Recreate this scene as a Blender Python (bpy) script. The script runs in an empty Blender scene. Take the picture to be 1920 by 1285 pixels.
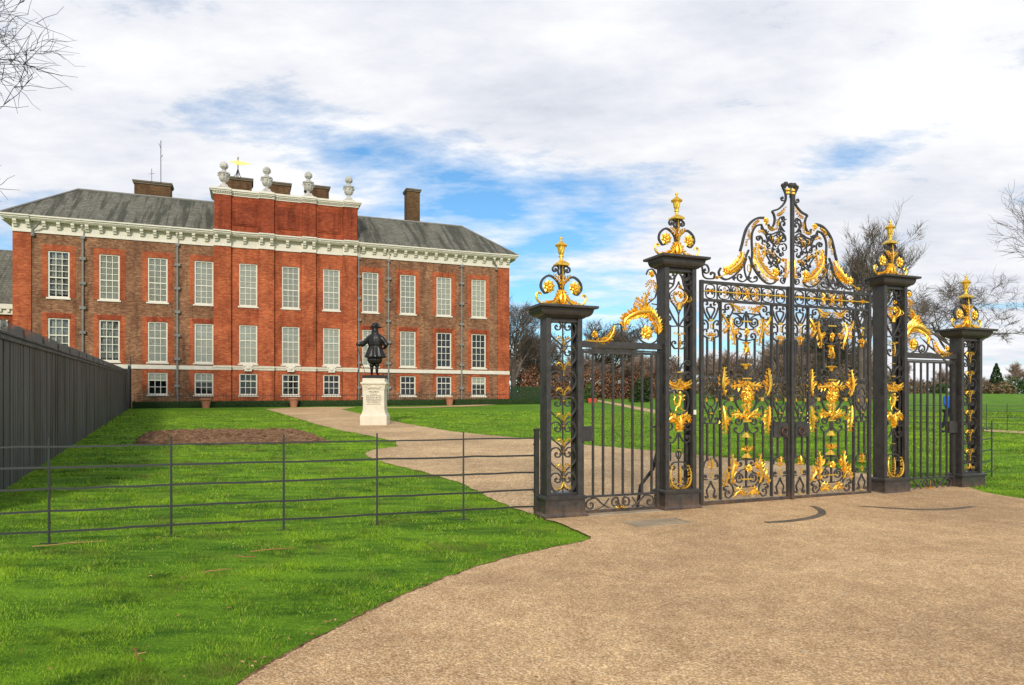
import bpy, bmesh, math, random
import numpy as np
from mathutils import Vector, Matrix, Euler
random.seed(7)
R = math.radians
scene = bpy.context.scene
COL = scene.collection
TH = R(21.1)                     # the gate line and the palace front run parallel, 21.1 degrees off the picture plane
CT, ST = math.cos(TH), math.sin(TH)
EYE = 1.6
FPX = 1280.0                     # 24 mm lens, in photograph pixels
HOR = 755.0

# ------------------------------------------------------------------ survey: where a sight line meets a real plane
def on_plane(px, py, X0, Z0):
    k = (px-960)/FPX
    u = (k*Z0-X0)/(CT-k*ST)
    d = Z0+ST*u
    return u, EYE-(py-HOR)*d/FPX
GX, GZ = .69, 9.567
def G(px, py): return on_plane(px, py, GX, GZ)
def gh(y):
    if y < 10: return 0.0
    if y < 150: return .0255*(y-10)
    return 3.57
def ground_at(px, py):
    a = (py-HOR)/FPX
    Y = EYE/a if a > 0 else 1e9
    if Y > 10: Y = (EYE+.255)/(a+.0255)
    return ((px-960)/FPX*Y, Y)

# ------------------------------------------------------------------ materials
def mat(name, color, rough=.6, metal=0., spec=.5):
    m = bpy.data.materials.new(name); m.use_nodes = True
    b = m.node_tree.nodes['Principled BSDF']
    b.inputs['Base Color'].default_value = (*color, 1)
    b.inputs['Roughness'].default_value = rough
    b.inputs['Metallic'].default_value = metal
    b.inputs['Specular IOR Level'].default_value = spec
    return m
class NT:
    def __init__(s, m): s.t = m.node_tree; s.n = s.t.nodes; s.b = s.n.get('Principled BSDF')
    def new(s, ty, **kw):
        n = s.n.new(ty)
        for k, v in kw.items(): setattr(n, k, v)
        return n
    def link(s, a, b): s.t.links.new(a, b)
    def coord(s, scale=(1,1,1), out='Object'):
        tc = s.new('ShaderNodeTexCoord'); mp = s.new('ShaderNodeMapping')
        mp.inputs['Scale'].default_value = scale
        s.link(tc.outputs[out], mp.inputs['Vector']); return mp.outputs[0]
    def noise(s, vec, scale, detail=4, rough=.6):
        n = s.new('ShaderNodeTexNoise'); n.inputs['Scale'].default_value = scale
        n.inputs['Detail'].default_value = detail; n.inputs['Roughness'].default_value = rough
        s.link(vec, n.inputs['Vector']); return n.outputs['Fac']
    def ramp(s, fac, stops):
        r = s.new('ShaderNodeValToRGB'); e = r.color_ramp.elements
        while len(e) > 1: e.remove(e[-1])
        for i, (p, c) in enumerate(stops):
            x = e[0] if i == 0 else e.new(p)
            x.position = p; x.color = (*c, 1) if len(c) == 3 else c
        s.link(fac, r.inputs[0]); return r.outputs[0]
    def mix(s, fac, a, b, mode='MIX'):
        m = s.new('ShaderNodeMix', data_type='RGBA', blend_type=mode)
        for sock, v in ((m.inputs[0], fac), (m.inputs[6], a), (m.inputs[7], b)):
            if isinstance(v, (int, float)): sock.default_value = v
            elif isinstance(v, tuple): sock.default_value = (*v, 1)
            else: s.link(v, sock)
        return m.outputs[2]
    def math(s, op, a, b=None, clamp=False):
        m = s.new('ShaderNodeMath', operation=op); m.use_clamp = clamp
        for i, v in enumerate((a, b)):
            if v is None: continue
            if isinstance(v, (int, float)): m.inputs[i].default_value = v
            else: s.link(v, m.inputs[i])
        return m.outputs[0]
    def bump(s, h, strength=.3, dist=.02):
        b = s.new('ShaderNodeBump'); b.inputs['Strength'].default_value = strength; b.inputs['Distance'].default_value = dist
        s.link(h, b.inputs['Height']); s.link(b.outputs[0], s.b.inputs['Normal'])
    def color(s, c): s.link(c, s.b.inputs['Base Color'])

def brick_mat(name, c1, c2, mortar, streak, sc=1.0):
    m = mat(name, c1, .9, spec=.2); t = NT(m)
    tc = t.new('ShaderNodeTexCoord'); sep = t.new('ShaderNodeSeparateXYZ'); t.link(tc.outputs['Object'], sep.inputs[0])
    cb = t.new('ShaderNodeCombineXYZ')
    t.link(t.math('ADD', sep.outputs[0], sep.outputs[1]), cb.inputs[0]); t.link(sep.outputs[2], cb.inputs[1])
    b = t.new('ShaderNodeTexBrick'); t.link(cb.outputs[0], b.inputs['Vector'])
    b.inputs['Color1'].default_value = (*c1, 1); b.inputs['Color2'].default_value = (*c2, 1); b.inputs['Mortar'].default_value = (*mortar, 1)
    b.inputs['Scale'].default_value = 1; b.inputs['Brick Width'].default_value = .23*sc; b.inputs['Row Height'].default_value = .105*sc
    b.inputs['Mortar Size'].default_value = .011; b.inputs['Bias'].default_value = -.1; b.inputs['Mortar Smooth'].default_value = .3
    mp = t.new('ShaderNodeMapping'); mp.inputs['Scale'].default_value = (1.3, 1.3, 13); t.link(tc.outputs['Object'], mp.inputs[0])
    n1 = t.noise(mp.outputs[0], 1.4, 4, .75)
    n2 = t.noise(tc.outputs['Object'], .45, 3, .6)
    c = t.mix(t.ramp(n1, [(.42, (0,0,0)), (.64, (1,1,1))]), b.outputs[0], streak)
    sw = t.new('ShaderNodeMix', data_type='RGBA'); 
    c2_ = t.mix(.80, b.outputs[0], c)
    c3 = t.mix(1.0, c2_, t.ramp(n2, [(.3, (.66,.62,.62)), (.7, (1.16,1.16,1.14))]), 'MULTIPLY')
    st = t.noise(t.coord((1.6,1.6,.22)), 1.0, 5, .7)
    c3 = t.mix(1.0, c3, t.ramp(st, [(.34, (.62,.60,.60)), (.5, (1,1,1)), (.70, (1.10,1.10,1.10))]), 'MULTIPLY')
    t.color(c3); t.bump(b.outputs['Fac'], .25, -.01)
    return m

M = {}
M['brick_brown'] = brick_mat('brown stock brick', (.28,.120,.060), (.50,.275,.145), (.20,.125,.08), (.095,.042,.024))
M['brick_red'] = brick_mat('orange red brick', (.46,.100,.036), (.64,.190,.070), (.33,.13,.07), (.22,.042,.018))
M['brick_dark'] = brick_mat('dark weathered brick', (.33,.052,.020), (.48,.105,.036), (.18,.07,.04), (.13,.030,.016))
M['brick_attic'] = brick_mat('mottled attic brick', (.42,.068,.024), (.56,.13,.044), (.2,.08,.04), (.15,.034,.016))
M['brick_chimney'] = brick_mat('sooty chimney brick', (.13,.07,.03), (.22,.125,.055), (.08,.05,.03), (.07,.04,.02))

def stone(name, c, dirt=.6, rough=.8):
    m = mat(name, c, rough, spec=.3); t = NT(m); v = t.coord()
    n = t.noise(v, 2.3, 5, .7); n2 = t.noise(v, 14, 4, .7)
    k = tuple(x*dirt for x in c)
    a = t.mix(t.ramp(n, [(.35, (0,0,0)), (.7, (1,1,1))]), k, c)
    t.color(t.mix(t.ramp(n2, [(.3, (0,0,0)), (.55, (1,1,1))]), t.mix(.6, a, k), a)); t.bump(n2, .15, .02)
    return m
M['stone'] = stone('cream Portland stone', (.72,.66,.52), .78)
M['white_paint'] = stone('off white painted timber', (.76,.70,.58), .82, .5)
M['urn_stone'] = stone('weathered grey stone', (.66,.62,.55), .5)
M['pedestal_stone'] = stone('pale carved stone', (.78,.70,.54), .82)
M['coping'] = stone('dark stone coping', (.20,.16,.11), .5)
M['threshold'] = stone('worn threshold stone', (.46,.36,.24), .6)
M['sash'] = mat('white sash paint', (.70,.66,.54), .5)
M['blind'] = None
m = mat('pale window blind', (.36,.33,.28), .85); t = NT(m); oi = t.new('ShaderNodeObjectInfo'); v = t.coord((1,1,6))
c = t.ramp(t.noise(v, .9, 3, .6), [(.3, (.34,.315,.26)), (.7, (.45,.42,.35))])
t.color(t.mix(1.0, c, t.ramp(oi.outputs['Random'], [(0, (.72,.72,.72)), (.5, (1,1,1)), (1, (1.1,1.1,1.08))]), 'MULTIPLY')); M['blind'] = m
m = mat('painted window reflection', (.2,.19,.16), .9); t = NT(m); t.color(t.ramp(t.noise(t.coord((4,4,1.2)), 1.2, 5, .75), [(.38, (.05,.05,.045)), (.52, (.22,.21,.18)), (.65, (.34,.32,.27))])); M['pane_reflection'] = m  # dark and pale blotches put reflected trees into the colour
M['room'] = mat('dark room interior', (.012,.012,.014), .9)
M['lead'] = stone('grey lead', (.29,.28,.25), .6)
M['rope_letter'] = mat('engraved dark lettering', (.12,.09,.06), .8)

def slate():
    m = mat('weathered slate', (.2,.2,.18), .8, spec=.3); t = NT(m)
    v = t.coord((1,1,1))
    tc = t.new('ShaderNodeTexCoord'); sep = t.new('ShaderNodeSeparateXYZ'); t.link(tc.outputs['Object'], sep.inputs[0])
    cb = t.new('ShaderNodeCombineXYZ'); t.link(sep.outputs[0], cb.inputs[0]); t.link(sep.outputs[2], cb.inputs[1])
    b = t.new('ShaderNodeTexBrick'); t.link(cb.outputs[0], b.inputs['Vector'])
    b.inputs['Color1'].default_value = (.20,.185,.145,1); b.inputs['Color2'].default_value = (.115,.105,.082,1); b.inputs['Mortar'].default_value = (.06,.06,.05,1)
    b.inputs['Scale'].default_value = 1; b.inputs['Brick Width'].default_value = .42; b.inputs['Row Height'].default_value = .21; b.inputs['Mortar Size'].default_value = .02
    n = t.noise(t.coord((1.5,.10,.10)), 1.3, 5, .62)
    n2 = t.noise(v, 3, 4, .7)
    c = t.mix(t.ramp(n, [(.47, (0,0,0)), (.58, (1,1,1))]), b.outputs[0], (.030,.032,.022))
    t.color(t.mix(.25, c, t.ramp(n2, [(.3, (.06,.06,.04)), (.7, (.24,.23,.17))]))); t.bump(b.outputs['Fac'], .3, -.02)
    return m
M['slate'] = slate()

# window glass: clear at a square look, mirror-like at a slant
m = bpy.data.materials.new('window glass'); m.use_nodes = True; t = NT(m); t.n.remove(t.b)
gl = t.new('ShaderNodeBsdfGlossy'); gl.inputs['Roughness'].default_value = .03; gl.inputs['Color'].default_value = (.9,.93,.95,1)
tr = t.new('ShaderNodeBsdfTransparent'); tr.inputs['Color'].default_value = (.93,.95,.94,1)
fr = t.new('ShaderNodeFresnel'); fr.inputs['IOR'].default_value = 1.42
mx = t.new('ShaderNodeMixShader'); t.link(fr.outputs[0], mx.inputs[0]); t.link(tr.outputs[0], mx.inputs[1]); t.link(gl.outputs[0], mx.inputs[2])
t.link(mx.outputs[0], t.n['Material Output'].inputs[0]); M['glass'] = m

m = mat('dark iron paint', (.052,.049,.046), .42, spec=.5); t = NT(m); v = t.coord()
n = t.noise(v, 9, 5, .7); t.color(t.ramp(n, [(.3, (.024,.022,.021)), (.7, (.055,.050,.045))]))
t.link(t.ramp(n, [(.3, (.26,)*3), (.7, (.55,)*3)]), t.b.inputs['Roughness']); t.bump(t.noise(v, 60, 3), .2, .005)
g_ = t.new('ShaderNodeNewGeometry'); sz_ = t.new('ShaderNodeSeparateXYZ'); t.link(g_.outputs['Position'], sz_.inputs[0])
low = t.math('SUBTRACT', 1.0, t.math('MULTIPLY', sz_.outputs[2], 4.0), True); rs = t.noise(v, 7, 6, .75)        # splashed dirt and rust low down
t.color(t.mix(t.math('MULTIPLY', low, t.ramp(rs, [(.40, (0,0,0)), (.62, (1,1,1))])), t.ramp(n, [(.3, (.024,.022,.021)), (.7, (.058,.053,.047))]), (.15,.085,.05))); M['iron'] = m
M['iron_thin'] = mat('galvanised dark rail', (.045,.047,.043), .42, .4)
m = mat('gilding', (1.0,.70,.16), .34, .92); t = NT(m); v = t.coord()
n = t.noise(v, 38, 5, .75); t.color(t.ramp(n, [(.30, (.42,.14,.012)), (.42, (.95,.50,.045)), (.52, (1.0,.68,.10)), (.70, (1.0,.82,.26))]))
t.link(t.ramp(n, [(.3, (.46,)*3), (.7, (.30,)*3)]), t.b.inputs['Roughness']); t.bump(t.noise(v, 90, 4, .7), .5, .006); M['gold'] = m
M['bronze'] = mat('dark patinated bronze', (.022,.021,.02), .38, .5)
M['knob'] = mat('rusty brown iron', (.10,.045,.03), .5, .5)

def planks():
    m = mat('black stained timber boards', (.05,.052,.055), .55, spec=.4); t = NT(m)
    tc = t.new('ShaderNodeTexCoord'); sep = t.new('ShaderNodeSeparateXYZ'); t.link(tc.outputs['Object'], sep.inputs[0])
    n = t.noise(t.coord((14,14,.35)), 1, 4, .7); n2 = t.noise(t.coord((1.3,1.3,.25)), 1, 4, .65)
    c = t.ramp(n, [(.3, (.028,.030,.032)), (.66, (.125,.13,.132))])
    t.color(t.mix(t.ramp(n2, [(.42, (0,0,0)), (.7, (1,1,1))]), c, (.014,.015,.016))); t.bump(n, .3, .01)
    return m
M['planks'] = planks()

def grass_mat():
    m = mat('lawn', (.06,.16,.012), .85, spec=.15); t = NT(m)
    v = t.coord(out='Object')
    a = t.noise(t.coord((.6,1.5,1)), .30, 6, .7); b = t.noise(t.coord((.45,1.5,1)), 1.3, 6, .78); c = t.noise(v, 38, 5, .75)
    col = t.ramp(a, [(.30, (.042,.150,.004)), (.46, (.10,.26,.006)), (.56, (.16,.34,.010)), (.70, (.27,.43,.02))])
    col = t.mix(t.ramp(b, [(.40, (0,0,0)), (.60, (1,1,1))]), t.mix(.7, col, (.018,.085,.003)), t.mix(.5, col, (.27,.46,.02)))
    col = t.mix(t.ramp(c, [(.32, (.75,)*3), (.55, (0,0,0))]), col, (.022,.075,.004))
    t.color(col); t.bump(c, .9, .03)
    return m
M['lawn'] = grass_mat()
m = mat('grass blades', (.06,.2,.01), .7, spec=.25); t = NT(m)
oi = t.new('ShaderNodeNewGeometry'); a = t.noise(t.coord((.6,1.1,1)), .55, 6, .7); b = t.noise(t.coord((.7,1.1,1)), 2.1, 6, .8)
c = t.ramp(oi.outputs['Random Per Island'], [(0, (.030,.10,.004)), (.3, (.105,.25,.006)), (.65, (.235,.40,.014)), (.9, (.40,.53,.04)), (1, (.50,.48,.18))])
c = t.mix(t.ramp(b, [(.40, (.92,)*3), (.52, (0,0,0))]), c, (.018,.065,.004)); c = t.mix(t.ramp(a, [(.48, (0,0,0)), (.60, (.75,)*3)]), c, (.32,.50,.02))
gs_ = t.new('ShaderNodeSeparateXYZ'); tc_ = t.new('ShaderNodeTexCoord'); t.link(tc_.outputs['Object'], gs_.inputs[0])
w_ = t.noise(t.coord((1,1,1)), .9, 5, .75)
c = t.mix(t.ramp(w_, [(.52, (0,0,0)), (.64, (.8,)*3)]), c, (.17,.17,.035))          # worn, straw coloured patches
t.color(c); M['blade'] = m

def gravel_mat(name, base, sc=1.0, pale=1.0):
    m = mat(name, base, .85, spec=.25); t = NT(m); v = t.coord()
    vo = t.new('ShaderNodeTexVoronoi'); vo.inputs['Scale'].default_value = 95*sc; t.link(v, vo.inputs['Vector'])
    sp = t.new('ShaderNodeSeparateColor'); t.link(vo.outputs['Color'], sp.inputs[0])
    grain = t.ramp(sp.outputs[0], [(0, (.10,.055,.030)), (.25, (.28,.165,.085)), (.55, (.52,.34,.18)), (.85, (.74,.54,.31)), (1, (.95,.82,.60))])
    big = t.noise(v, .35, 5, .6); mid = t.noise(v, 3.2, 5, .7); fine = t.noise(v, 40, 4, .8)
    b2 = tuple(x*.72 for x in base)
    col = t.mix(.42, grain, base)
    col = t.mix(1.0, col, t.ramp(big, [(.32, (.78,.74,.70)), (.66, (1.17,1.15,1.09))]), 'MULTIPLY')
    col = t.mix(1.0, col, t.ramp(mid, [(.34, (.86,.83,.80)), (.52, (1.0,1.0,1.0)), (.66, (1.17,1.16,1.13))]), 'MULTIPLY')
    col = t.mix(1.0, col, t.ramp(fine, [(.3, (.8,.79,.78)), (.7, (1.15,1.15,1.15))]), 'MULTIPLY')
    t.color(col); t.bump(t.math('SUBTRACT', 1.0, vo.outputs['Distance']), .8, .008)
    return m
M['gravel'] = gravel_mat('resin bound gravel', (.72,.475,.255))
M['gravel_far'] = gravel_mat('pale gravel path', (.60,.43,.24), .5)
m = mat('bare soil', (.12,.065,.035), .95, spec=.1); t = NT(m); v = t.coord()
t.color(t.ramp(t.noise(v, 4, 6, .8), [(.35, (.055,.028,.015)), (.52, (.20,.11,.06)), (.7, (.40,.25,.14))])); t.bump(t.noise(v, 9, 5), .8, .06); M['soil'] = m
M['bark'] = stone('grey brown bark', (.20,.155,.125), .5, .95)
M['bark_far'] = mat('winter twigs', (.27,.19,.145), .95, spec=.1)
M['bark_dark'] = mat('dark winter bark', (.055,.042,.036), .95, spec=.1)
def leafy(name, stops):
    m = mat(name, stops[1][1], .75, spec=.25); t = NT(m); g = t.new('ShaderNodeNewGeometry')
    t.color(t.ramp(g.outputs['Random Per Island'], stops)); return m
M['leaf_green'] = leafy('evergreen leaves', [(0, (.012,.035,.010)), (.5, (.035,.085,.02)), (1, (.10,.17,.035))])
M['leaf_hedge'] = leafy('box hedge leaves', [(0, (.010,.024,.007)), (.5, (.022,.050,.012)), (1, (.06,.09,.022))])
M['leaf_rust'] = leafy('dry beech leaves', [(0, (.085,.035,.022)), (.5, (.20,.090,.050)), (1, (.32,.17,.09))])
M['leaf_brown'] = leafy('dry brown scrub', [(0, (.07,.045,.028)), (.4, (.17,.105,.06)), (.8, (.27,.19,.10)), (1, (.13,.15,.05))])
M['dead_leaf'] = leafy('fallen dry leaves', [(0, (.16,.06,.02)), (.5, (.34,.17,.06)), (1, (.5,.33,.16))])
M['terracotta'] = stone('terracotta', (.52,.21,.12), .7)
M['green_paint'] = mat('dark green paint', (.018,.06,.018), .6)
M['red'] = mat('red plastic', (.55,.05,.02), .5)
M['teal'] = mat('green tarpaulin', (.0,.22,.11), .5)
M['blue_cloth'] = mat('blue jacket cloth', (.01,.10,.50), .8)
M['dark_cloth'] = mat('dark trousers cloth', (.02,.022,.03), .85)
M['skin'] = mat('skin', (.55,.32,.22), .6)
M['hair'] = mat('grey hair', (.45,.42,.38), .7)
M['tin'] = mat('vane gilding', (1,.72,.18), .4, .9)

# ------------------------------------------------------------------ mesh collector
def catmull(pts, n=6):
    if len(pts) < 3: 
        return [tuple(p) for p in pts]
    P = [np.array(p, float) for p in pts]; P = [2*P[0]-P[1]]+P+[2*P[-1]-P[-2]]
    out = []
    for i in range(1, len(P)-2):
        a, b, c, d = P[i-1:i+3]
        for k in range(n):
            s = k/n
            out.append(tuple(.5*((2*b)+(c-a)*s+(2*a-5*b+4*c-d)*s*s+(3*b-a-3*c+d)*s**3)))
    out.append(tuple(P[-2])); return out
class MB:
    def __init__(s): s.v = []; s.f = []
    def add(s, vs, fs):
        k = len(s.v); s.v += [tuple(v) for v in vs]; s.f += [tuple(i+k for i in f) for f in fs]; return s
    def box(s, x0, x1, y0, y1, z0, z1):
        return s.add([(x0,y0,z0),(x1,y0,z0),(x1,y1,z0),(x0,y1,z0),(x0,y0,z1),(x1,y0,z1),(x1,y1,z1),(x0,y1,z1)],
              [(0,3,2,1),(4,5,6,7),(0,1,5,4),(1,2,6,5),(2,3,7,6),(3,0,4,7)])
    def tube(s, pts, r, n=6, cap=True):
        P = [Vector(p) for p in pts]; m = len(P); k = len(s.v)
        rr = r if isinstance(r, (list, tuple)) else [r]*m
        prev = None
        for i, p in enumerate(P):
            t = (P[min(i+1, m-1)]-P[max(i-1, 0)])
            t = t.normalized() if t.length > 1e-9 else Vector((0,0,1))
            if prev is None:
                a = t.cross(Vector((0,0,1)));
                if a.length < .05: a = t.cross(Vector((1,0,0)))
                a.normalize()
            else:
                a = prev-t*prev.dot(t)
                a = a.normalized() if a.length > 1e-6 else t.cross(Vector((1,.3,0))).normalized()
            prev = a; b = t.cross(a)
            for j in range(n):
                q = 2*math.pi*j/n; s.v.append(tuple(p+(a*math.cos(q)+b*math.sin(q))*rr[i]))
        for i in range(m-1):
            for j in range(n):
                a0 = k+i*n+j; a1 = k+i*n+(j+1) % n
                s.f.append((a0, a1, a1+n, a0+n))
        if cap and n > 2:
            s.f.append(tuple(k+j for j in range(n))[::-1]); s.f.append(tuple(k+(m-1)*n+j for j in range(n)))
        return s
    def strip(s, pts, w, y0, y1):
        """flat bar following a path in the x-z plane, w wide, from depth y0 to y1"""
        m = len(pts); k = len(s.v); ww = w if isinstance(w, (list, tuple)) else [w]*m
        for i, p in enumerate(pts):
            a = pts[max(i-1, 0)]; b = pts[min(i+1, m-1)]
            dx, dz = b[0]-a[0], b[1]-a[1]; L = math.hypot(dx, dz) or 1
            nx, nz = -dz/L*ww[i]/2, dx/L*ww[i]/2
            s.v += [(p[0]+nx, y0, p[1]+nz), (p[0]-nx, y0, p[1]-nz), (p[0]-nx, y1, p[1]-nz), (p[0]+nx, y1, p[1]+nz)]
        for i in range(m-1):
            for j in range(4):
                a0 = k+4*i+j; a1 = k+4*i+(j+1) % 4; s.f.append((a0, a1, a1+4, a0+4))
        s.f.append((k+3, k+2, k+1, k)); e = k+4*(m-1); s.f.append((e, e+1, e+2, e+3)); return s
    def lathe(s, prof, cx=0, cy=0, n=16, wob=None):
        k = len(s.v); m = len(prof)
        for (r, z) in prof:
            for j in range(n):
                q = 2*math.pi*(j+.5)/n; rr = r*(wob(q, z) if wob else 1)
                s.v.append((cx+rr*math.cos(q), cy+rr*math.sin(q), z))
        for i in range(m-1):
            for j in range(n):
                a0 = k+i*n+j; a1 = k+i*n+(j+1) % n; s.f.append((a0, a1, a1+n, a0+n))
        s.f.append(tuple(k+j for j in range(n))[::-1]); s.f.append(tuple(k+(m-1)*n+j for j in range(n))); return s
    def rect_lathe(s, prof, cx=0, cy=0):
        """profile of (half x, half y, z)"""
        k = len(s.v); m = len(prof)
        for (a, b, z) in prof: s.v += [(cx-a,cy-b,z),(cx+a,cy-b,z),(cx+a,cy+b,z),(cx-a,cy+b,z)]
        for i in range(m-1):
            for j in range(4):
                a0 = k+i*4+j; a1 = k+i*4+(j+1) % 4; s.f.append((a0, a1, a1+4, a0+4))
        s.f.append((k+3,k+2,k+1,k)); e = k+4*(m-1); s.f.append((e,e+1,e+2,e+3)); return s
    def ball(s, c, r, n=8, sq=(1,1,1)):
        k = len(s.v); m = max(4, n//2)
        s.v.append((c[0], c[1], c[2]-r*sq[2]))
        for i in range(1, m):
            f = math.pi*i/m
            for j in range(n):
                q = 2*math.pi*j/n
                s.v.append((c[0]+r*sq[0]*math.sin(f)*math.cos(q), c[1]+r*sq[1]*math.sin(f)*math.sin(q), c[2]-r*sq[2]*math.cos(f)))
        s.v.append((c[0], c[1], c[2]+r*sq[2])); e = len(s.v)-1
        for j in range(n): s.f.append((k, k+1+(j+1) % n, k+1+j))
        for i in range(m-2):
            for j in range(n):
                a = k+1+i*n+j; b = k+1+i*n+(j+1) % n; s.f.append((a, b, b+n, a+n))
        for j in range(n): s.f.append((e, e-n+j, e-n+(j+1) % n))
        return s
    def mesh(s, name):
        me = bpy.data.meshes.new(name); me.from_pydata(s.v, [], s.f); me.update(); return me
    def build(s, name, m, parent=None, smooth=False, bevel=0):
        me = s.mesh(name); me.materials.append(m)
        if smooth: me.polygons.foreach_set('use_smooth', [True]*len(me.polygons))
        o = bpy.data.objects.new(name, me); COL.objects.link(o)
        if parent is not None: o.parent = parent
        if bevel:
            b = o.modifiers.new('edge', 'BEVEL'); b.width = bevel; b.segments = 2; b.limit_method = 'ANGLE'
        return o
def tag(o, label=None, cat=None, group=None, kind=None):
    if label: o['label'] = label
    if cat: o['category'] = cat
    if group: o['group'] = group
    if kind: o['kind'] = kind
    return o
def empty(name, loc, rz, label, cat, group=None):
    o = bpy.data.objects.new(name, None); COL.objects.link(o); o.location = loc; o.rotation_euler = (0,0,rz); o.empty_display_size = .2
    return tag(o, label, cat, group)
def copy_tree(o, parent=None):
    c = o.copy(); COL.objects.link(c)
    if parent is not None: c.parent = parent
    for ch in list(o.children): copy_tree(ch, c)
    return c
def fix_normals(o):
    bm = bmesh.new(); bm.from_mesh(o.data); bmesh.ops.recalc_face_normals(bm, faces=bm.faces); bm.to_mesh(o.data); bm.free(); return o
# ------------------------------------------------------------------ the palace: local x along the front, y into the building, z up (z=0 is the level of the gates)
PX, PZ = -.7265*54, 54.0
pal = empty('palace', (PX, PZ, 0), TH, 'long red brick palace with white cornice, hipped slate roofs and four urns on its attic', 'palace')
WX = [2.88+3.562*i for i in range(11)]
X0, X1 = -.21, 41.72
ROWS = {'top': (10.05, 13.8), 'mid': (5.0, 8.4), 'low': (2.24, 4.13)}
WH = .75
def wall_cells(mb, xs0, xs1, z0, z1, y, holes, depth):
    xs = sorted({xs0, xs1, *[h[0] for h in holes], *[h[1] for h in holes]}); zs = sorted({z0, z1, *[h[2] for h in holes], *[h[3] for h in holes]})
    for i in range(len(xs)-1):
        for j in range(len(zs)-1):
            cx, cz = (xs[i]+xs[i+1])/2, (zs[j]+zs[j+1])/2
            if any(h[0] < cx < h[1] and h[2] < cz < h[3] for h in holes): continue
            mb.add([(xs[i],y,zs[j]),(xs[i+1],y,zs[j]),(xs[i+1],y,zs[j+1]),(xs[i],y,zs[j+1])], [(0,1,2,3)])
    for (a, b, c, d) in holes:
        mb.add([(a,y,c),(b,y,c),(b,y,d),(a,y,d),(a,y+depth,c),(b,y+depth,c),(b,y+depth,d),(a,y+depth,d)], [(0,4,5,1),(1,5,6,2),(2,6,7,3),(3,7,4,0)])
def hole(x, r): return (x-WH, x+WH, ROWS[r][0], ROWS[r][1])
CB0, CB1 = 14.40, 26.50           # the projecting centre
side_l = [i for i in range(11) if WX[i] < CB0]; side_r = [i for i in range(11) if WX[i] > CB1]; cen = [i for i in range(11) if CB0 < WX[i] < CB1]
w = MB(); D = .32
wall_cells(w, 1.03, CB0, -.5, 15.2, 0, [hole(WX[i], r) for i in side_l for r in ROWS], D)
wall_cells(w, CB1, 40.46, -.5, 15.2, 0, [hole(WX[i], r) for i in side_r for r in ROWS], D)
w.add([(X0+.05,.02,-.5),(X1-.05,.02,-.5),(X1-.05,11,-.5),(X0+.05,11,-.5),(X0+.05,.02,15.2),(X1-.05,.02,15.2),(X1-.05,11,15.2),(X0+.05,11,15.2)], [(1,2,6,5),(2,3,7,6),(3,0,4,7)])
w.build('brick_wall', M['brick_brown'], pal)
w = MB(); wall_cells(w, CB0, CB1, -.5, 15.2, -.16, [hole(WX[i], r) for i in cen for r in ROWS], D+.16)
w.add([(CB0,-.16,-.5),(CB0,0,-.5),(CB0,0,15.2),(CB0,-.16,15.2),(CB1,-.16,-.5),(CB1,0,-.5),(CB1,0,15.2),(CB1,-.16,15.2)], [(0,3,2,1),(4,5,6,7)])
w.build('centre_wall', M['brick_red'], pal)
PIL = [(14.36, 15.73), (18.0, 19.27), (21.62, 22.85), (25.25, 26.54)]
for a, b in PIL:
    p = MB().box(a, b, -.44, -.161, -.5, 4.42); p.box(a, b, -.44, -.161, 4.8, 15.12); p.build('pilaster', M['brick_red'], pal)
for a, b in ((X0, 1.03), (40.46, X1)):
    p = MB().box(a, b, -.10, .5, -.5, 4.42); p.box(a, b, -.10, .5, 4.76, 15.12); p.build('corner_pilaster', M['brick_red'], pal)
# red brick dressings round every window of the brown walls
for i in side_l+side_r:
    for r, (a, b) in ROWS.items():
        x = WX[i]; up = {'top': .48, 'mid': .42, 'low': .30}[r]; dn = {'top': .0, 'mid': .22, 'low': -.35}[r]
        d = MB(); d.box(x-WH-.40, x-WH, -.015, .02, a-min(dn, .2), b+up); d.box(x+WH, x+WH+.40, -.015, .02, a-min(dn, .2), b+up); d.box(x-WH, x+WH, -.015, .02, b, b+up)
        d.build('window_dressing', M['brick_red'], pal)
        d = MB(); d.add([(x-WH-.08,-.03,b+.02),(x+WH+.08,-.03,b+.02),(x+WH+.16,-.03,b+up-.03),(x-WH-.16,-.03,b+up-.03),(x-WH-.08,.0,b+.02),(x+WH+.08,.0,b+.02),(x+WH+.16,.0,b+up-.03),(x-WH-.16,.0,b+up-.03)], [(0,1,2,3),(0,4,5,1),(1,5,6,2),(2,6,7,3),(3,7,4,0)])
        d.build('window_arch', M['brick_red' if r != 'mid' else 'brick_dark'], pal)
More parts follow.
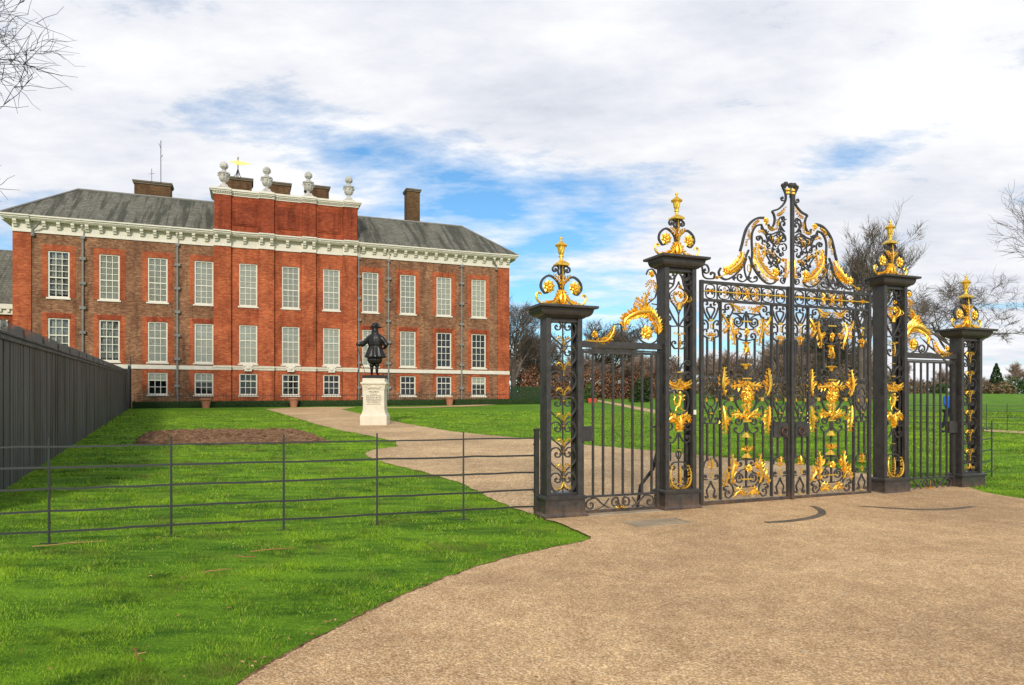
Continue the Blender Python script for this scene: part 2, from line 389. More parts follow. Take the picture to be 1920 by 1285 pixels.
# windows: sash frame, glass, blind or dark room
def sash(r, rows):
    a, b = ROWS[r]; f = MB(); y = .10
    f.box(-WH, -WH+.11, y-.04, y+.10, 0, b-a); f.box(WH-.11, WH, y-.04, y+.10, 0, b-a)
    f.box(-WH+.11, WH-.11, y-.04, y+.10, b-a-.09, b-a); f.box(-WH+.11, WH-.11, y-.04, y+.10, 0, .12)
    h = b-a-.21; W = WH-.11
    for k in (1, 2): f.box(-W+2*W*k/3-.022, -W+2*W*k/3+.022, y, y+.05, .12, b-a-.09)
    mid = {6: 3, 5: 3, 7: 3, 3: 2}[rows]
    for k in range(1, rows):
        z = .12+h*k/rows; t = .04 if k == mid else .022
        f.box(-W, W, y-(.012 if k == mid else .002), y+.048, z-t, z+t)
    return f
kinds = {}
for r, rows in (('top', 7), ('mid', 5), ('low', 3)):
    a, b = ROWS[r]
    f = sash(r, rows); fm = f.mesh('sash_frame'); fm.materials.append(M['sash'])
    g = MB().box(-WH+.1, WH-.1, .118, .124, .1, b-a-.08).mesh('glass'); g.materials.append(M['glass'])
    s_ = MB().box(-WH-.10, WH+.10, -.10, .14, -.13, -.004); s_ = s_.mesh('sill'); s_.materials.append(M['white_paint'])
    bl = MB().box(-WH+.06, WH-.06, .15, .16, .02, b-a-.02).mesh('blind'); bl.materials.append(M['blind'])
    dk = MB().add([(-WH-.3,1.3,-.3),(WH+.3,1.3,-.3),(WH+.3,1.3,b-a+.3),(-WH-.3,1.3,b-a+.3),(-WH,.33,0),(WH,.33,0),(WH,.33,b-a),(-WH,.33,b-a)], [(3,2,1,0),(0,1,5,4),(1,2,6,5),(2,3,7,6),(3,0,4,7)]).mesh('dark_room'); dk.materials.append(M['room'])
    kinds[r] = (fm, g, s_, bl, dk)
def link(name, me, parent, loc=(0,0,0)):
    o = bpy.data.objects.new(name, me); COL.objects.link(o); o.parent = parent; o.location = loc; return o
for i in range(11):
    for r in ROWS:
        a, b = ROWS[r]; fm, g, s_, bl, dk = kinds[r]; y = -.14 if i in cen else .0
        wd = link('window', fm, pal, (WX[i], y, a))
        link('glass', g, wd); link('sill', s_, wd)
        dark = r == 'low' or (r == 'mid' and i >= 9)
        full = not dark and not (r == 'mid' and i in (0, 1)) and not (r == 'top' and i == 0)
        if not full and not dark:                                # added sheet, its blotches paint tree reflections into these darker windows
            nb = MB().box(-WH+.03, WH-.03, .31, .32, .3, b-a-.02).mesh('reflection_sheet'); nb.materials.append(M['pane_reflection']); link('reflection_sheet', nb, wd)
        if r == 'low' and i in (2, 3, 10):                       # a blind half drawn
            h = .62 if i == 2 else .8
            bm_ = MB().box(-WH+.06, WH-.06, .15, .16, (b-a)-h, b-a-.02).mesh('blind'); bm_.materials.append(M['blind']); link('blind', bm_, wd)
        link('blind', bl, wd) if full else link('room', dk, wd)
# string courses
MB().box(1.03, CB0-.04, -.09, .02, 4.42, 4.76).build('string_course', M['white_paint'], pal)
MB().box(CB1+.04, X1+.02, -.14, .02, 4.42, 4.76).build('string_course', M['white_paint'], pal)
MB().box(X0-.03, 1.03, -.14, .02, 4.42, 4.76).build('string_course', M['white_paint'], pal)
b = MB()
for a0, b0, y in [(PIL[0][0]-.04, PIL[0][1]+.04, -.44), (PIL[1][0]-.04, PIL[1][1]+.04, -.44), (PIL[2][0]-.04, PIL[2][1]+.04, -.44), (PIL[3][0]-.04, PIL[3][1]+.04, -.44)]:
    b.box(a0, b0, y-.10, y+.27, 4.62, 4.80); b.box(a0+.02, b0-.02, y-.05, y+.27, 4.42, 4.62)
for k in range(3):
    a0, b0 = PIL[k][1]+.04, PIL[k+1][0]-.04
    b.box(a0, b0, -.26, -.16, 4.64, 4.80); b.box(a0, b0, -.21, -.16, 4.46, 4.64)
b.build('string_course', M['stone'], pal)
for i in cen:                                                   # carved keystones under the middle windows
    k = MB().box(WX[i]-.42, WX[i]+.42, -.30, -.17, 4.52, 4.98); k.box(WX[i]-.30, WX[i]+.30, -.36, -.30, 4.34, 4.90); k.ball((WX[i], -.38, 4.62), .15, 10, (1,.6,1)); k.ball((WX[i]-.3, -.36, 4.8), .09, 8, (1,.6,1)); k.ball((WX[i]+.3, -.36, 4.8), .09, 8, (1,.6,1))
    k.build('carved_keystone', M['white_paint'], pal)
# cornice: frieze, soffit, gutter mouldings stepping out over the pilasters
def run(x0, x1, yo, endl=0, endr=0):
    f = MB(); f.box(x0, x1, yo-.05, .3, 15.13, 16.02); f.box(x0-.0, x1+.0, yo-.10, yo-.04, 15.13, 15.22)
    c = MB()
    for (o, za, zb) in ((.52, 16.02, 16.08), (.60, 16.08, 16.15), (.68, 16.15, 16.27), (.78, 16.27, 16.38)):
        c.box(x0-endl*o, x1+endr*o, yo-o, .3, za, zb)
    return f, c
segs = [(X0, 1.05, -.10, 1, 0), (1.05, CB0-.02, 0, 0, 0)]
for k, (a, b_) in enumerate(PIL):
    segs.append((a-.02, b_+.02, -.44, 0, 0))
    if k < 3: segs.append((b_+.02, PIL[k+1][0]-.02, -.16, 0, 0))
segs += [(CB1+.06, 40.44, 0, 0, 0), (40.44, X1, -.10, 0, 1)]
F = MB(); Cc = MB()
for a, b_, y, e0, e1 in segs:
    f, c = run(a, b_, y, e0, e1); F.add(f.v, f.f); Cc.add(c.v, c.f)
F.box(X0-.04, X0+.02, -.1, 11, 15.13, 16.02); F.box(X1-.02, X1+.04, -.1, 11, 15.13, 16.02)
Cc.box(X0-.85, X0-.0, .301, 11.2, 16.09, 16.36); Cc.box(X1, X1+.85, .301, 11.2, 16.09, 16.36)
F.build('frieze', M['white_paint'], pal); Cc.build('cornice', M['white_paint'], pal)
def bracket_mesh():
    p = MB(); prof = [(0,0),(-.46,0),(-.46,-.16),(-.38,-.22),(-.34,-.34),(-.20,-.36),(-.18,-.50),(-.05,-.56),(0,-.56)]
    n = len(prof); v = [(-.125, a, b) for a, b in prof]+[(.125, a, b) for a, b in prof]
    p.add(v, [tuple(range(n))[::-1], tuple(range(n, 2*n))]+[(i, (i+1) % n, (i+1) % n+n, i+n) for i in range(n)])
    me = p.mesh('bracket'); me.materials.append(M['white_paint']); return me
bmesh_ = bracket_mesh()
bx = []
for x in (.02, .90): bx.append((x, -.15))
for k in range(13): bx.append((1.95+.985*k, -.05))
for a, b_ in PIL: bx += [(a+.22, -.49), (b_-.22, -.49)]
for k in range(3): bx += [(PIL[k][1]+1.12, -.21)]
for k in range(14): bx.append((CB1+.62+.99*k, -.05))
for x in (40.72, 41.5): bx.append((x, -.15))
for x, y in bx: link('bracket', bmesh_, pal, (x, y, 16.018))
# hipped slate roofs
def roof(xa, xb, hipl, hipr):
    ze, zr = 16.385, 20.30; y0, y1, yr = -.70, 11.2, 5.2
    r0 = xa+(4.1 if hipl else 0); r1 = xb-(4.1 if hipr else 0)
    v = [(xa,y0,ze),(xb,y0,ze),(xb,y1,ze),(xa,y1,ze),(r0,yr,zr),(r1,yr,zr)]
    fs = [(0,1,5,4),(2,3,4,5),(3,0,4),(1,2,5),(0,3,2,1)]
    o = MB().add(v, fs).build('roof', M['slate'], pal)
    ri = MB().tube([(r0,yr,zr+.03),(r1,yr,zr+.03)], .11, 6)
    if hipl: ri.tube([(xa,y0,ze+.03),(r0,yr,zr+.03)], .09, 6)
    if hipr: ri.tube([(xb,y0,ze+.03),(r1,yr,zr+.03)], .09, 6)
    ri.build('ridge', M['lead'], o); return o
roof(X0-.72, 14.6, True, False); roof(26.3, X1+.72, False, True)
# attic block over the centre
A0, A1 = 14.40, 26.62
at = MB().box(A0, A1, -.12, 2.6, 16.31, 19.62)
holes = [((PIL[k][1]+PIL[k+1][0])/2, .82) for k in range(3)]
at.build('attic_wall', M['brick_attic'], pal)
for a, b_ in PIL: MB().box(a+.04, b_-.0, -.36, -.121, 16.31, 19.62).build('attic_pilaster', M['brick_dark'], pal)
for x, h in holes:
    p = MB()
    for (a, b_, c, d) in ((x-.98, x-.82, 17.1, 19.1), (x+.82, x+.98, 17.1, 19.1), (x-.82, x+.82, 18.98, 19.1), (x-.82, x+.82, 17.1, 17.22)): p.box(a, b_, -.19, -.121, c, d)
    p.build('attic_panel', M['brick_dark'], pal); MB().box(x-.815, x+.815, -.235, -.1215, 17.225, 18.975).build('attic_panel', M['brick_dark'], pal)
ac = MB()
def acp(a, b_, y, el=0, er=0):
    for (o, za, zb) in ((.07, 19.62, 19.74), (.12, 19.74, 19.86), (.26, 19.86, 19.98), (.34, 19.98, 20.10), (.16, 20.10, 20.20)): ac.box(a-el*o, b_+er*o, y-o, 2.7, za, zb)
    n = int((b_-a)/.19)
    for k in range(n): ac.box(a+.03+k*.19, a+.12+k*.19, y-.2, y-.1, 19.76, 19.856)
for k, (a, b_) in enumerate(PIL):
    acp(a+.0, b_+.04, -.36, 1 if k == 0 else 0, 1 if k == 3 else 0)
    if k < 3: acp(b_+.04, PIL[k+1][0], -.12)
ac.build('attic_cornice', M['white_paint'], pal)
MB().box(A0-.05, A1+.05, -.7, -.13, 16.385, 16.42).build('gutter', M['lead'], pal)
# stone urns on the attic
for k, x in enumerate((15.16, 18.68, 22.25, 25.86)):
    u = MB(); u.rect_lathe([(.44,.44,20.201),(.44,.44,20.36),(.34,.34,20.42),(.26,.26,20.62)], x, .25)
    u.lathe([(.20,20.60),(.14,20.74),(.16,20.86),(.30,20.96),(.40,21.12),(.44,21.34),(.40,21.5),(.50,21.56),(.50,21.66),(.30,21.74),(.20,21.84)], x, .25, 20, lambda q, z: 1+.05*math.sin(q*10)*(1 if 20.9 < z < 21.6 else 0))
    u.lathe([(.16,21.80),(.13,21.95),(.20,22.02),(.34,22.16),(.34,22.36),(.27,22.5),(.18,22.58),(.05,22.66)], x, .25, 14, lambda q, z: 1+.09*math.sin(q*7+z*3))
    for a in range(8):
        q = a*math.pi/4; u.ball((x+.47*math.cos(q), .25+.47*math.sin(q), 21.42), .085, 6)
    u.build('urn', M['urn_stone'], pal)
# chimneys
def chimney(x0, x1, y0, y1, z0, z1, mt='brick_chimney'):
    o = MB().box(x0, x1, y0, y1, z0, z1-.28).build('chimney', M[mt], pal)
    MB().box(x0-.09, x1+.09, y0-.09, y1+.09, z1-.28, z1-.14).box(x0-.15, x1+.15, y0-.15, y1+.15, z1-.14, z1).build('coping', M['coping'], o); return o
chimney(7.4, 10.4, 6.2, 7.6, 19, 21.98); ch2 = chimney(15.0, 17.45, 6.2, 8.4, 16, 23.25); chimney(18.9, 21.0, 6.2, 8.4, 16, 23.2); chimney(22.6, 24.7, 6.2, 8.4, 16, 23.3); chimney(32.75, 34.1, 6.5, 8.0, 19, 24.15)
# downpipes with their hoppers and brackets
for x, white in ((4.58, 0), (11.52, 1), (26.72, 0), (29.5, 0), (36.7, 0)):
    yb = -.14
    p = MB().tube([(x,yb,1.3),(x,yb,15.15)], .085, 8).build('downpipe', M['lead'], pal, smooth=False)
    c = MB()
    for z in (3.0, 5.3, 7.3, 9.3, 11.3, 13.3): c.box(x-.22, x+.22, yb-.11, yb+.12, z-.11, z+.11)
    c.box(x-.15, x+.15, yb-.13, yb+.1, 14.9, 15.12); c.build('pipe_bracket', M['lead'], p)
    MB().tube([(x,-.17,15.13),(x,-.20,15.55),(x,-.55,15.9)], .09, 8).build('downpipe', M['white_paint'], pal)
for x, s_ in ((1.15, 1), (40.3, -1)):
    MB().tube([(x,-.15,14.95),(x,-.2,15.3),(x+.35*s_,-.45,15.6),(x+.55*s_,-.6,15.9)], .07, 6).ball((x,-.15,14.95), .17, 8).build('downpipe', M['lead'], pal)
# masts on the roof and the weather vane
MB().tube([(9.6,6,21.9),(9.6,6,25.8)], .035, 5).tube([(9.6,6,25.1),(9.42,6,25.5)], .02, 4).tube([(9.6,6,24.2),(9.78,6,24.5)], .02, 4).build('mast', M['iron'], pal)
MB().tube([(8.85,6,21.9),(8.85,6,23.1)], .025, 5).tube([(8.6,6,22.6),(9.1,6,22.7)], .015, 4).build('mast', M['iron'], pal)
v_ = MB().tube([(16.2,7,23.2),(16.2,7,25.4)], .05, 6)
for a in range(4):
    q = a*math.pi/2+.6; v_.tube([(16.2,7,24.35),(16.2+.22*math.cos(q),7+.22*math.sin(q),23.7),(16.2+.62*math.cos(q),7+.62*math.sin(q),23.25)], .035, 5)
vo = v_.build('weather_vane', M['iron'], pal)
vv = MB(); vv.strip([(15.35,24.98),(15.7,24.95),(16.0,24.9)], [.05,.12,.3], 6.97, 7.03); vv.strip([(16.0,24.9),(16.6,24.9),(17.1,24.93),(17.45,24.93)], [.46,.34,.12,.03], 6.97, 7.03); vv.ball((16.2,7,25.42), .09, 8)
vv.build('gilded_arrow', M['tin'], vo)
# the lower wing seen past the left corner
ln = empty('side_wing', (PX, PZ, 0), TH, 'lower brick wing with grey slate roof beyond the left corner of the palace', 'wing')
wx0, wx1, wy = -7.5, X0-.25, 3.6
w = MB(); wall_cells(w, wx0, wx1, -.5, 8.9, wy, [(-3.05, -1.55, 5.2, 8.5), (-6.6, -5.1, 5.2, 8.5)], .3); w.build('brick_wall', M['brick_dark'], ln)
for x in (-2.3, -5.85):
    o = link('window', kinds['mid'][0], ln, (x, wy, 5.15)); link('glass', kinds['mid'][1], o); link('blind', kinds['mid'][3], o); link('sill', kinds['mid'][2], o)
c = MB().box(wx0, wx1, wy-.45, wy, 9.35, 9.75).box(wx0, wx1, wy-.25, wy, 8.9, 9.35)
for k in range(12): c.box(wx1-.5-.55*k, wx1-.3-.55*k, wy-.42, wy-.25, 9.1, 9.349)
c.build('cornice', M['white_paint'], ln)
MB().add([(wx0,wy-.4,9.76),(wx1,wy-.4,9.76),(wx1,wy+6,15.4),(wx0+3,wy+6,15.4)], [(0,1,2,3)]).add([(wx0,wy-.4,9.70),(wx1,wy-.4,9.70),(wx1,wy+6,15.33),(wx0+3,wy+6,15.33)], [(3,2,1,0)]).build('roof', M['slate'], ln)

# ------------------------------------------------------------------ hedge, railing and pots along the foot of the palace
def leaf_cloud(n, fn, size, squash=1.0, rnd=random):
    mb = MB()
    for _ in range(n):
        p = Vector(fn()); a = Vector((rnd.gauss(0,1), rnd.gauss(0,1), rnd.gauss(0,1))).normalized(); b = a.orthogonal().normalized(); c = a.cross(b)
        s = size*rnd.uniform(.6, 1.3)
        mb.add([p-b*s, p-c*s*.5*squash, p+b*s, p+c*s*.5*squash], [(0,1,2,3)])
    return mb
hd = empty('clipped_hedge', (PX, PZ, 0), TH, 'low dark clipped hedge along the foot of the palace', 'hedge')
HY = -3.2
def gpal(x, y): return gh(PZ+x*ST+y*CT)
hx0, hx1 = 8.6, 44.5
core = MB(); N = 60
vs = []
for k in range(N+1):
    x = hx0+(hx1-hx0)*k/N; z = gpal(x, HY); h = z+.49
    vs += [(x,HY-.35,z-.1),(x,HY-.38,h),(x,HY+.35,h),(x,HY+.35,z-.1)]
fs = []
for k in range(N):
    for j in range(3): a = 4*k+j; fs.append((a, a+4, a+5, a+1))
fs += [(0,1,2,3), (4*N+3,4*N+2,4*N+1,4*N)]
core.add(vs, fs).build('hedge_mass', M['leaf_hedge'], hd)
def hp():
    x = random.uniform(hx0, hx1); z = gpal(x, HY); 
    if random.random() < .6: return (x, HY-.38+random.gauss(0,.02), z+random.uniform(0,.50))
    return (x, HY+random.uniform(-.38,.38), z+.50+random.gauss(0,.025))
leaf_cloud(16000, hp, .045).build('leaves', M['leaf_hedge'], hd)
rl = empty('area_railing', (PX, PZ, 0), TH, 'thin black spiked railing between the hedge and the palace wall', 'railing')
r = MB(); RY = -2.4
x = 8.6
while x < 42:
    z = gpal(x, RY); r.tube([(x,RY,z),(x,RY,z+1.12)], [.016,.012], 4); x += .22
for zz in (.12, .95):
    r.tube([(xx, RY, gpal(xx, RY)+zz) for xx in (8.6, 17, 26, 35, 42)], .02, 4)
r.build('railing_bars', M['iron'], rl)
pot0 = None
for n_, (px, py, lab) in enumerate(((385, 766, 'terracotta pot in front of the hedge, nearest the dark fence'), (558, 767, 'terracotta pot standing at the start of the gravel path before the palace'), (850, 761, 'terracotta pot in front of the hedge right of the statue'))):
    x, y = ground_at(px, py)
    # stand the pot just in front of the hedge
    d = (x-PX)*CT+(y-PZ)*ST; y_ = HY-.85; wx, wyy = PX+d*CT-y_*ST, PZ+d*ST+y_*CT
    p = MB().lathe([(.24,-.05),(.25,.0),(.34,.55),(.42,.60),(.43,.74),(.38,.75),(.36,.68)], 0, 0, 18).build('terracotta_pot', M['terracotta'])
    p.location = (wx, wyy, gh(wyy)); p.scale = (1.05,)*3; tag(p, lab, 'plant pot', 'terracotta pots before the palace')
    s_ = MB().lathe([(.35,.64),(.2,.69),(.02,.70)], 0, 0, 12).build('soil', M['soil'], p)
# ------------------------------------------------------------------ the gates.  Gate frame: u along the gate line, v behind it, z up
TILE = {'A': (1310,340,10.667), 'B': (1310,440,10.667), 'C': (1310,540,10.667), 'D': (1310,640,10.667), 'E': (1310,740,10.667), 'F': (1310,830,10.667),
        'P': (1210,500,5.842), 'Q': (1210,710,5.842), 'S': (1080,490,6.765), 'T': (1000,430,8.564)}
def gp(u, v=0): return (GX+u*CT-v*ST, GZ+u*ST+v*CT)
def tr(tile, pts):
    ox, oy, s = TILE[tile]; return [G(ox+x/s, oy+y/s) for x, y in pts]
PXM = .0088/10.667               # metres per tile pixel
def mir(pts, c): return [(2*c-u, z) for u, z in pts]
def spiral(p, c, turns, n=18, end=.28):
    r0 = math.hypot(p[0]-c[0], p[1]-c[1]); a0 = math.atan2(p[1]-c[1], p[0]-c[0])
    return [(c[0]+r0*(1-(1-end)*k/n)*math.cos(a0+2*math.pi*turns*k/n), c[1]+r0*(1-(1-end)*k/n)*math.sin(a0+2*math.pi*turns*k/n)) for k in range(1, n+1)]
def curl(pts, c, turns):
    """path that winds up round c; the sense of the turn follows the path"""
    p, q = pts[-1], pts[-2]
    cr = (p[0]-q[0])*(c[1]-p[1])-(p[1]-q[1])*(c[0]-p[0])
    return pts+spiral(p, c, turns*(1 if cr > 0 else -1))
IW = .021
def iron(mb, pts, w=IW, d=.011, y=0, smooth=True, eye=None):
    P_ = catmull(pts, 5) if smooth else pts
    mb.strip(P_, w, y-d, y+d)
def eye(mb, c, r=.016, y=0): mb.ball((c[0], y, c[1]), r, 8, (1,.9,1))
class Work:
    """collects one panel of ironwork in gate coordinates, with optional mirror copies"""
    def __init__(s, ms=(), gs=1.0): s.mb = MB(); s.ms = ms; s.gold = []; s.y = 0; s.gs = gs
    def each(s, pts):
        out = [pts]
        for c in s.ms: out += [mir(p, c) for p in out]
        return out
    def i(s, tile, pts, c=None, turns=.9, w=IW, c0=None, d=.011, smooth=True):
        p = tr(tile, pts) if tile else pts
        for q in s.each(p+([tr(tile, [c])[0] if tile else c] if c else [])+([tr(tile, [c0])[0] if tile else c0] if c0 else [])):
            cc0 = q[-1] if c0 else None
            if c0: q = q[:-1]
            cc = q[-1] if c else None
            if c: q = q[:-1]
            q = catmull(q, 5) if smooth else list(q)
            if cc: q = curl(q, cc, turns); eye(s.mb, cc, .013, s.y)
            if cc0: q = curl(q[::-1], cc0, turns); eye(s.mb, cc0, .013, s.y)
            s.mb.strip(q, w, s.y-d, s.y+d)
    def L(s, tile, pts, w, lobes=None, y=None): 
        p = tr(tile, pts) if tile else pts
        for q in s.each(p): s.gold.append(('leaf', q, w*s.gs, lobes, s.y if y is None else y))
    def Fl(s, tile, c, r, y=None):
        p = tr(tile, [c]) if tile else [c]
        for q in s.each(p): s.gold.append(('rosette', q[0], r, None, s.y if y is None else y))
    def K(s, tile, x0, x1, y, h=.012):
        a, b = (tr(tile, [(x0, y), (x1, y)])) if tile else ((x0, y), (x1, y))
        for q in s.each([a, b]): s.gold.append(('collar', q, h, None, s.y))
    def ring(s, tile, c, w, h):
        p = tr(tile, [c]) if tile else [c]
        for q in s.each(p): s.gold.append(('ring', q[0], (w, h), None, s.y))
    def build(s, name, parent, ox=0, split=None):
        if split:
            k = lambda f: sum(s.mb.v[i][0] for i in f)/len(f) > split
            for side in (False, True):
                h = MB(); mp_ = {}
                for f in s.mb.f:
                    if k(f) == side:
                        for i in f:
                            if i not in mp_: mp_[i] = len(h.v); h.v.append((s.mb.v[i][0]-ox, s.mb.v[i][1], s.mb.v[i][2]))
                        h.f.append(tuple(mp_[i] for i in f))
                h.build(name, M['iron'], parent)
            s.mb = MB()
        mb = s.mb; mb.v = [(x-ox, y, z) for x, y, z in mb.v]
        if mb.v: mb.build(name, M['iron'], parent)
        for k, p, w, l, y in s.gold:
            g = MB()
            if k == 'leaf': leaf(g, p, w, l, y); nm = 'acanthus_leaf'
            elif k == 'rosette': rosette(g, p, w, y); nm = 'rosette'
            elif k == 'collar':
                (a, b) = p; g.box(min(a[0], b[0]), max(a[0], b[0]), y-.026, y+.026, a[1]-w, a[1]+w); nm = 'collar'
            elif k == 'ring':
                q = [(p[0]+w[0]/2*math.cos(t), y-.02, p[1]+w[1]/2*math.sin(t)) for t in [2*math.pi*j/12 for j in range(13)]]; g.tube(q, .007, 5, False); nm = 'link'
            elif k == 'mesh': g = p; nm = w
            g.v = [(x-ox, yy, z) for x, yy, z in g.v]; o = g.build(nm, M['gold'], parent); fix_normals(o)
def leaf(g, pts, w, lobes=None, y=0):
    """a beaten acanthus leaf: a tapering rib with pointed, ridged lobes down both sides"""
    P_ = catmull(pts, 8); m = len(P_)
    L_ = sum(math.hypot(P_[i+1][0]-P_[i][0], P_[i+1][1]-P_[i][1]) for i in range(m-1))
    n = lobes or max(4, int(L_/(w*.34)))
    rr = random.Random(int(pts[0][0]*977+pts[0][1]*7919))
    g.tube([(p[0], y-.014-.02*math.sin(math.pi*i/m), p[1]) for i, p in enumerate(P_)], [max(.004, w*.13*math.sin(math.pi*(.12+.80*i/(m-1)))) for i in range(m)], 5)
    for k in range(n):
        t = (k+.35)/n; i = min(m-2, int(t*(m-1))); p = P_[i]; q = P_[i+1]
        dx, dz = q[0]-p[0], q[1]-p[1]; l = math.hypot(dx, dz) or 1; dx /= l; dz /= l
        ww = w*.58*(math.sin(math.pi*min(1, .18+.78*t))**.6)*rr.uniform(.82, 1.15)
        for sd in (-1, 1):
            a = R(52+14*rr.uniform(-1, 1))*sd
            ex, ez = dx*math.cos(a)-dz*math.sin(a), dx*math.sin(a)+dz*math.cos(a)
            fx, fz = -ez, ex; bw = ww*.46
            lift = -.022*rr.uniform(.4, 1.2)
            root = (p[0], y, p[1]); tip = (p[0]+ex*ww*1.12, y+lift, p[1]+ez*ww*1.12)
            c = (p[0]+ex*ww*.55, p[1]+ez*ww*.55)
            s1 = (c[0]+fx*bw*.62, y+.004, c[1]+fz*bw*.62); s2 = (c[0]-fx*bw*.62, y+.004, c[1]-fz*bw*.62)
            t1 = (c[0], y-.020+lift*.3, c[1]); t2 = (c[0], y+.014, c[1])
            g.add([root, s1, tip, s2, t1, t2], [(0,1,4),(1,2,4),(2,3,4),(3,0,4),(1,0,5),(2,1,5),(3,2,5),(0,3,5)])
def rosette(g, c, r, y=0, n=8):
    for ring, (rad, dep, k0) in enumerate(((r, -.016, 0), (r*.66, -.038, .5))):
        for k in range(n):
            a = 2*math.pi*(k+k0)/n+.2; ex, ez = math.cos(a), math.sin(a); fx, fz = -ez, ex
            mx_, mz = c[0]+ex*rad*.62, c[1]+ez*rad*.62; bw = rad*.40
            g.add([(c[0], y+dep+.01, c[1]), (mx_+fx*bw, y+dep, mz+fz*bw), (c[0]+ex*rad, y+dep-.008, c[1]+ez*rad), (mx_-fx*bw, y+dep, mz-fz*bw), (mx_, y+dep-.016, mz), (mx_, y+dep+.018, mz)],
                  [(0,1,4),(1,2,4),(2,3,4),(3,0,4),(1,0,5),(2,1,5),(3,2,5),(0,3,5)])
    g.ball((c[0], y-.045, c[1]), r*.24, 8)
def bar(parent, u, z0, z1, ox, w=.027, name='bar', y=0, d=None):
    d = d or w/2
    return MB().box(u-ox-w/2, u-ox+w/2, y-d, y+d, z0, z1).build(name, M['iron'], parent)

# ---------- the two main leaves, from one tracing of the left one
CL = 3.20; CG = 4.075
def ux(tile, x): return tr(tile, [(x, 600)])[0][0]
def make_leaf():
    lf = empty('gate_leaf', (*gp(2.35), 0), TH, 'left leaf of the tall central gate, black ironwork with gilded leaves', 'gate', 'leaves of the tall central gate')
    OX = 2.35
    # frame: hanging stile, meeting stile, rails
    for (a, b, z0, z1, nm) in ((2.33, 2.385, .0, 3.47, 'stile'), (4.012, 4.050, .03, 3.47, 'stile'), (ux('D', 420), ux('D', 447), .10, 3.16, 'stile'), (ux('D', 1442), ux('D', 1470), .10, 3.16, 'stile')):
        MB().box(a-OX, b-OX, -.024, .024, z0, z1).build(nm, M['iron'], lf)
    for z0, z1, h in ((3.42, 3.465, .022), (3.150, 3.19, .02), (.035, .09, .02)):
        MB().box(2.385-OX, 4.012-OX, -h, h, z0, z1).build('rail', M['iron'], lf)
    # straight bars
    zD = lambda t, y: tr(t, [(950, y)])[0][1]
    for x, t0, y0, t1, y1 in ((595,'C',560,'D',690),(770,'C',1010,'D',540),(1120,'C',1010,'D',540),(1290,'C',560,'D',690),(950,'C',470,'D',760),
                              (610,'E',600,'F',800),(790,'E',780,'F',360),(1112,'E',780,'F',360),(1285,'E',600,'F',800),(950,'E',560,'F',900)):
        bar(lf, ux('D', x), zD(t1, y1), zD(t0, y0), OX)
    for x in (170, 310, 1580, 1720):
        bar(lf, ux('D', x), zD('D', 700), zD('C', 1010), OX); bar(lf, ux('D', x), zD('F', 340), zD('E', 570), OX)
    # central panel
    W = Work((CL,), 1.4)
    W.L('C', [(615,295),(700,380),(800,440),(925,385)], .085); W.i('C', [(690,510),(950,512)], d=.010)
    W.i('C', [(545,330),(640,330),(690,430),(610,580),(500,590)], c=(500,490), c0=(575,390), turns=.8)
    W.L('C', [(450,510),(490,600),(540,700),(575,780)], .11); W.L('C', [(575,780),(530,840),(490,880)], .075)
    W.L('C', [(655,570),(630,700),(650,850),(690,1000),(700,1150)], .125)
    W.i('C', [(950,512),(905,560),(890,640),(870,720),(800,775),(720,730)], c=(785,675), turns=1.2); W.i('C', [(700,512),(780,540),(850,600),(875,660)], smooth=True)
    W.i('C', [(930,830),(860,830),(790,800)], smooth=True)
    W.K('C', 860, 945, 670, .010); W.i('C', [(950,1060),(860,1040),(760,1000)], c=(815,960), turns=.9)
    W.L('C', [(700,880),(760,860),(800,820)], .06)
    W.i('D', [(925,720),(890,620),(830,545),(750,530)], c=(745,590), turns=.55, w=.020)
    W.i('D', [(870,760),(850,700)], c=(782,770), turns=1.1); W.i('D', [(660,720),(640,680)], c=(610,710), turns=.8)
    W.L('D', [(525,1090),(480,960),(470,800),(490,650),(500,515)], .135); W.L('D', [(935,790),(880,870),(760,890),(615,900)], .12)
    W.L('D', [(520,900),(570,830),(610,790)], .06)
    W.i('D', [(590,900),(580,980),(640,1065),(720,1040)], c=(660,1000), turns=.7)
    W.i('D', [(450,960),(480,1050),(540,1130),(650,1175),(720,1150),(790,1060),(840,980)]); W.i('D', [(840,960),(760,1060),(730,1180),(760,1280)], w=.02)
    W.i('E', [(735,100),(760,220),(830,320),(930,380)], w=.02); W.i('E', [(490,230),(530,150),(620,115),(690,130),(760,200),(800,300)])
    W.K('D', 610, 670, 1160, .028)
    W.L('E', [(480,225),(490,350),(500,500),(520,640),(520,800)], .13); W.L('E', [(530,480),(600,500),(640,490)], .05)
    W.L('E', [(950,500),(880,420),(760,390),(640,410)], .12); W.i('E', [(650,450),(600,380),(600,300)], c=(650,280), turns=.7)
    W.i('E', [(940,450),(880,470),(860,530)], c=(790,535), turns=1.1); W.i('E', [(620,800),(612,650)], c=(650,590), turns=.6)
    W.i('E', [(930,560),(915,680),(850,770),(780,775),(720,730)], c=(750,690), turns=.6, w=.02)
    W.i('F', [(770,430),(780,370),(830,345),(950,345)], c0=(825,420), turns=.7); W.i('F', [(700,850),(690,730),(730,650),(810,620),(880,680)], c=(800,715), turns=1.1)
    W.i('F', [(690,810),(780,880),(950,890)]); W.i('F', [(780,640),(840,560),(920,530)], w=.012)
    W.L('F', [(690,840),(650,700),(670,540),(690,400),(650,235)], .145); W.L('F', [(690,560),(740,480),(770,390)], .07); W.L('F', [(490,880),(520,760),(570,660),(515,520)], .11)
    W.i('F', [(610,800),(680,890),(690,1010),(610,1110)], c=(590,1020), turns=.8); W.i('F', [(590,880),(540,880)], c=(530,930), turns=.8)
    W.L('F', [(690,1085),(760,990),(850,965),(945,1050)], .095)
    W.K('F', 840, 945, 735, .010)
    W.ms = ()
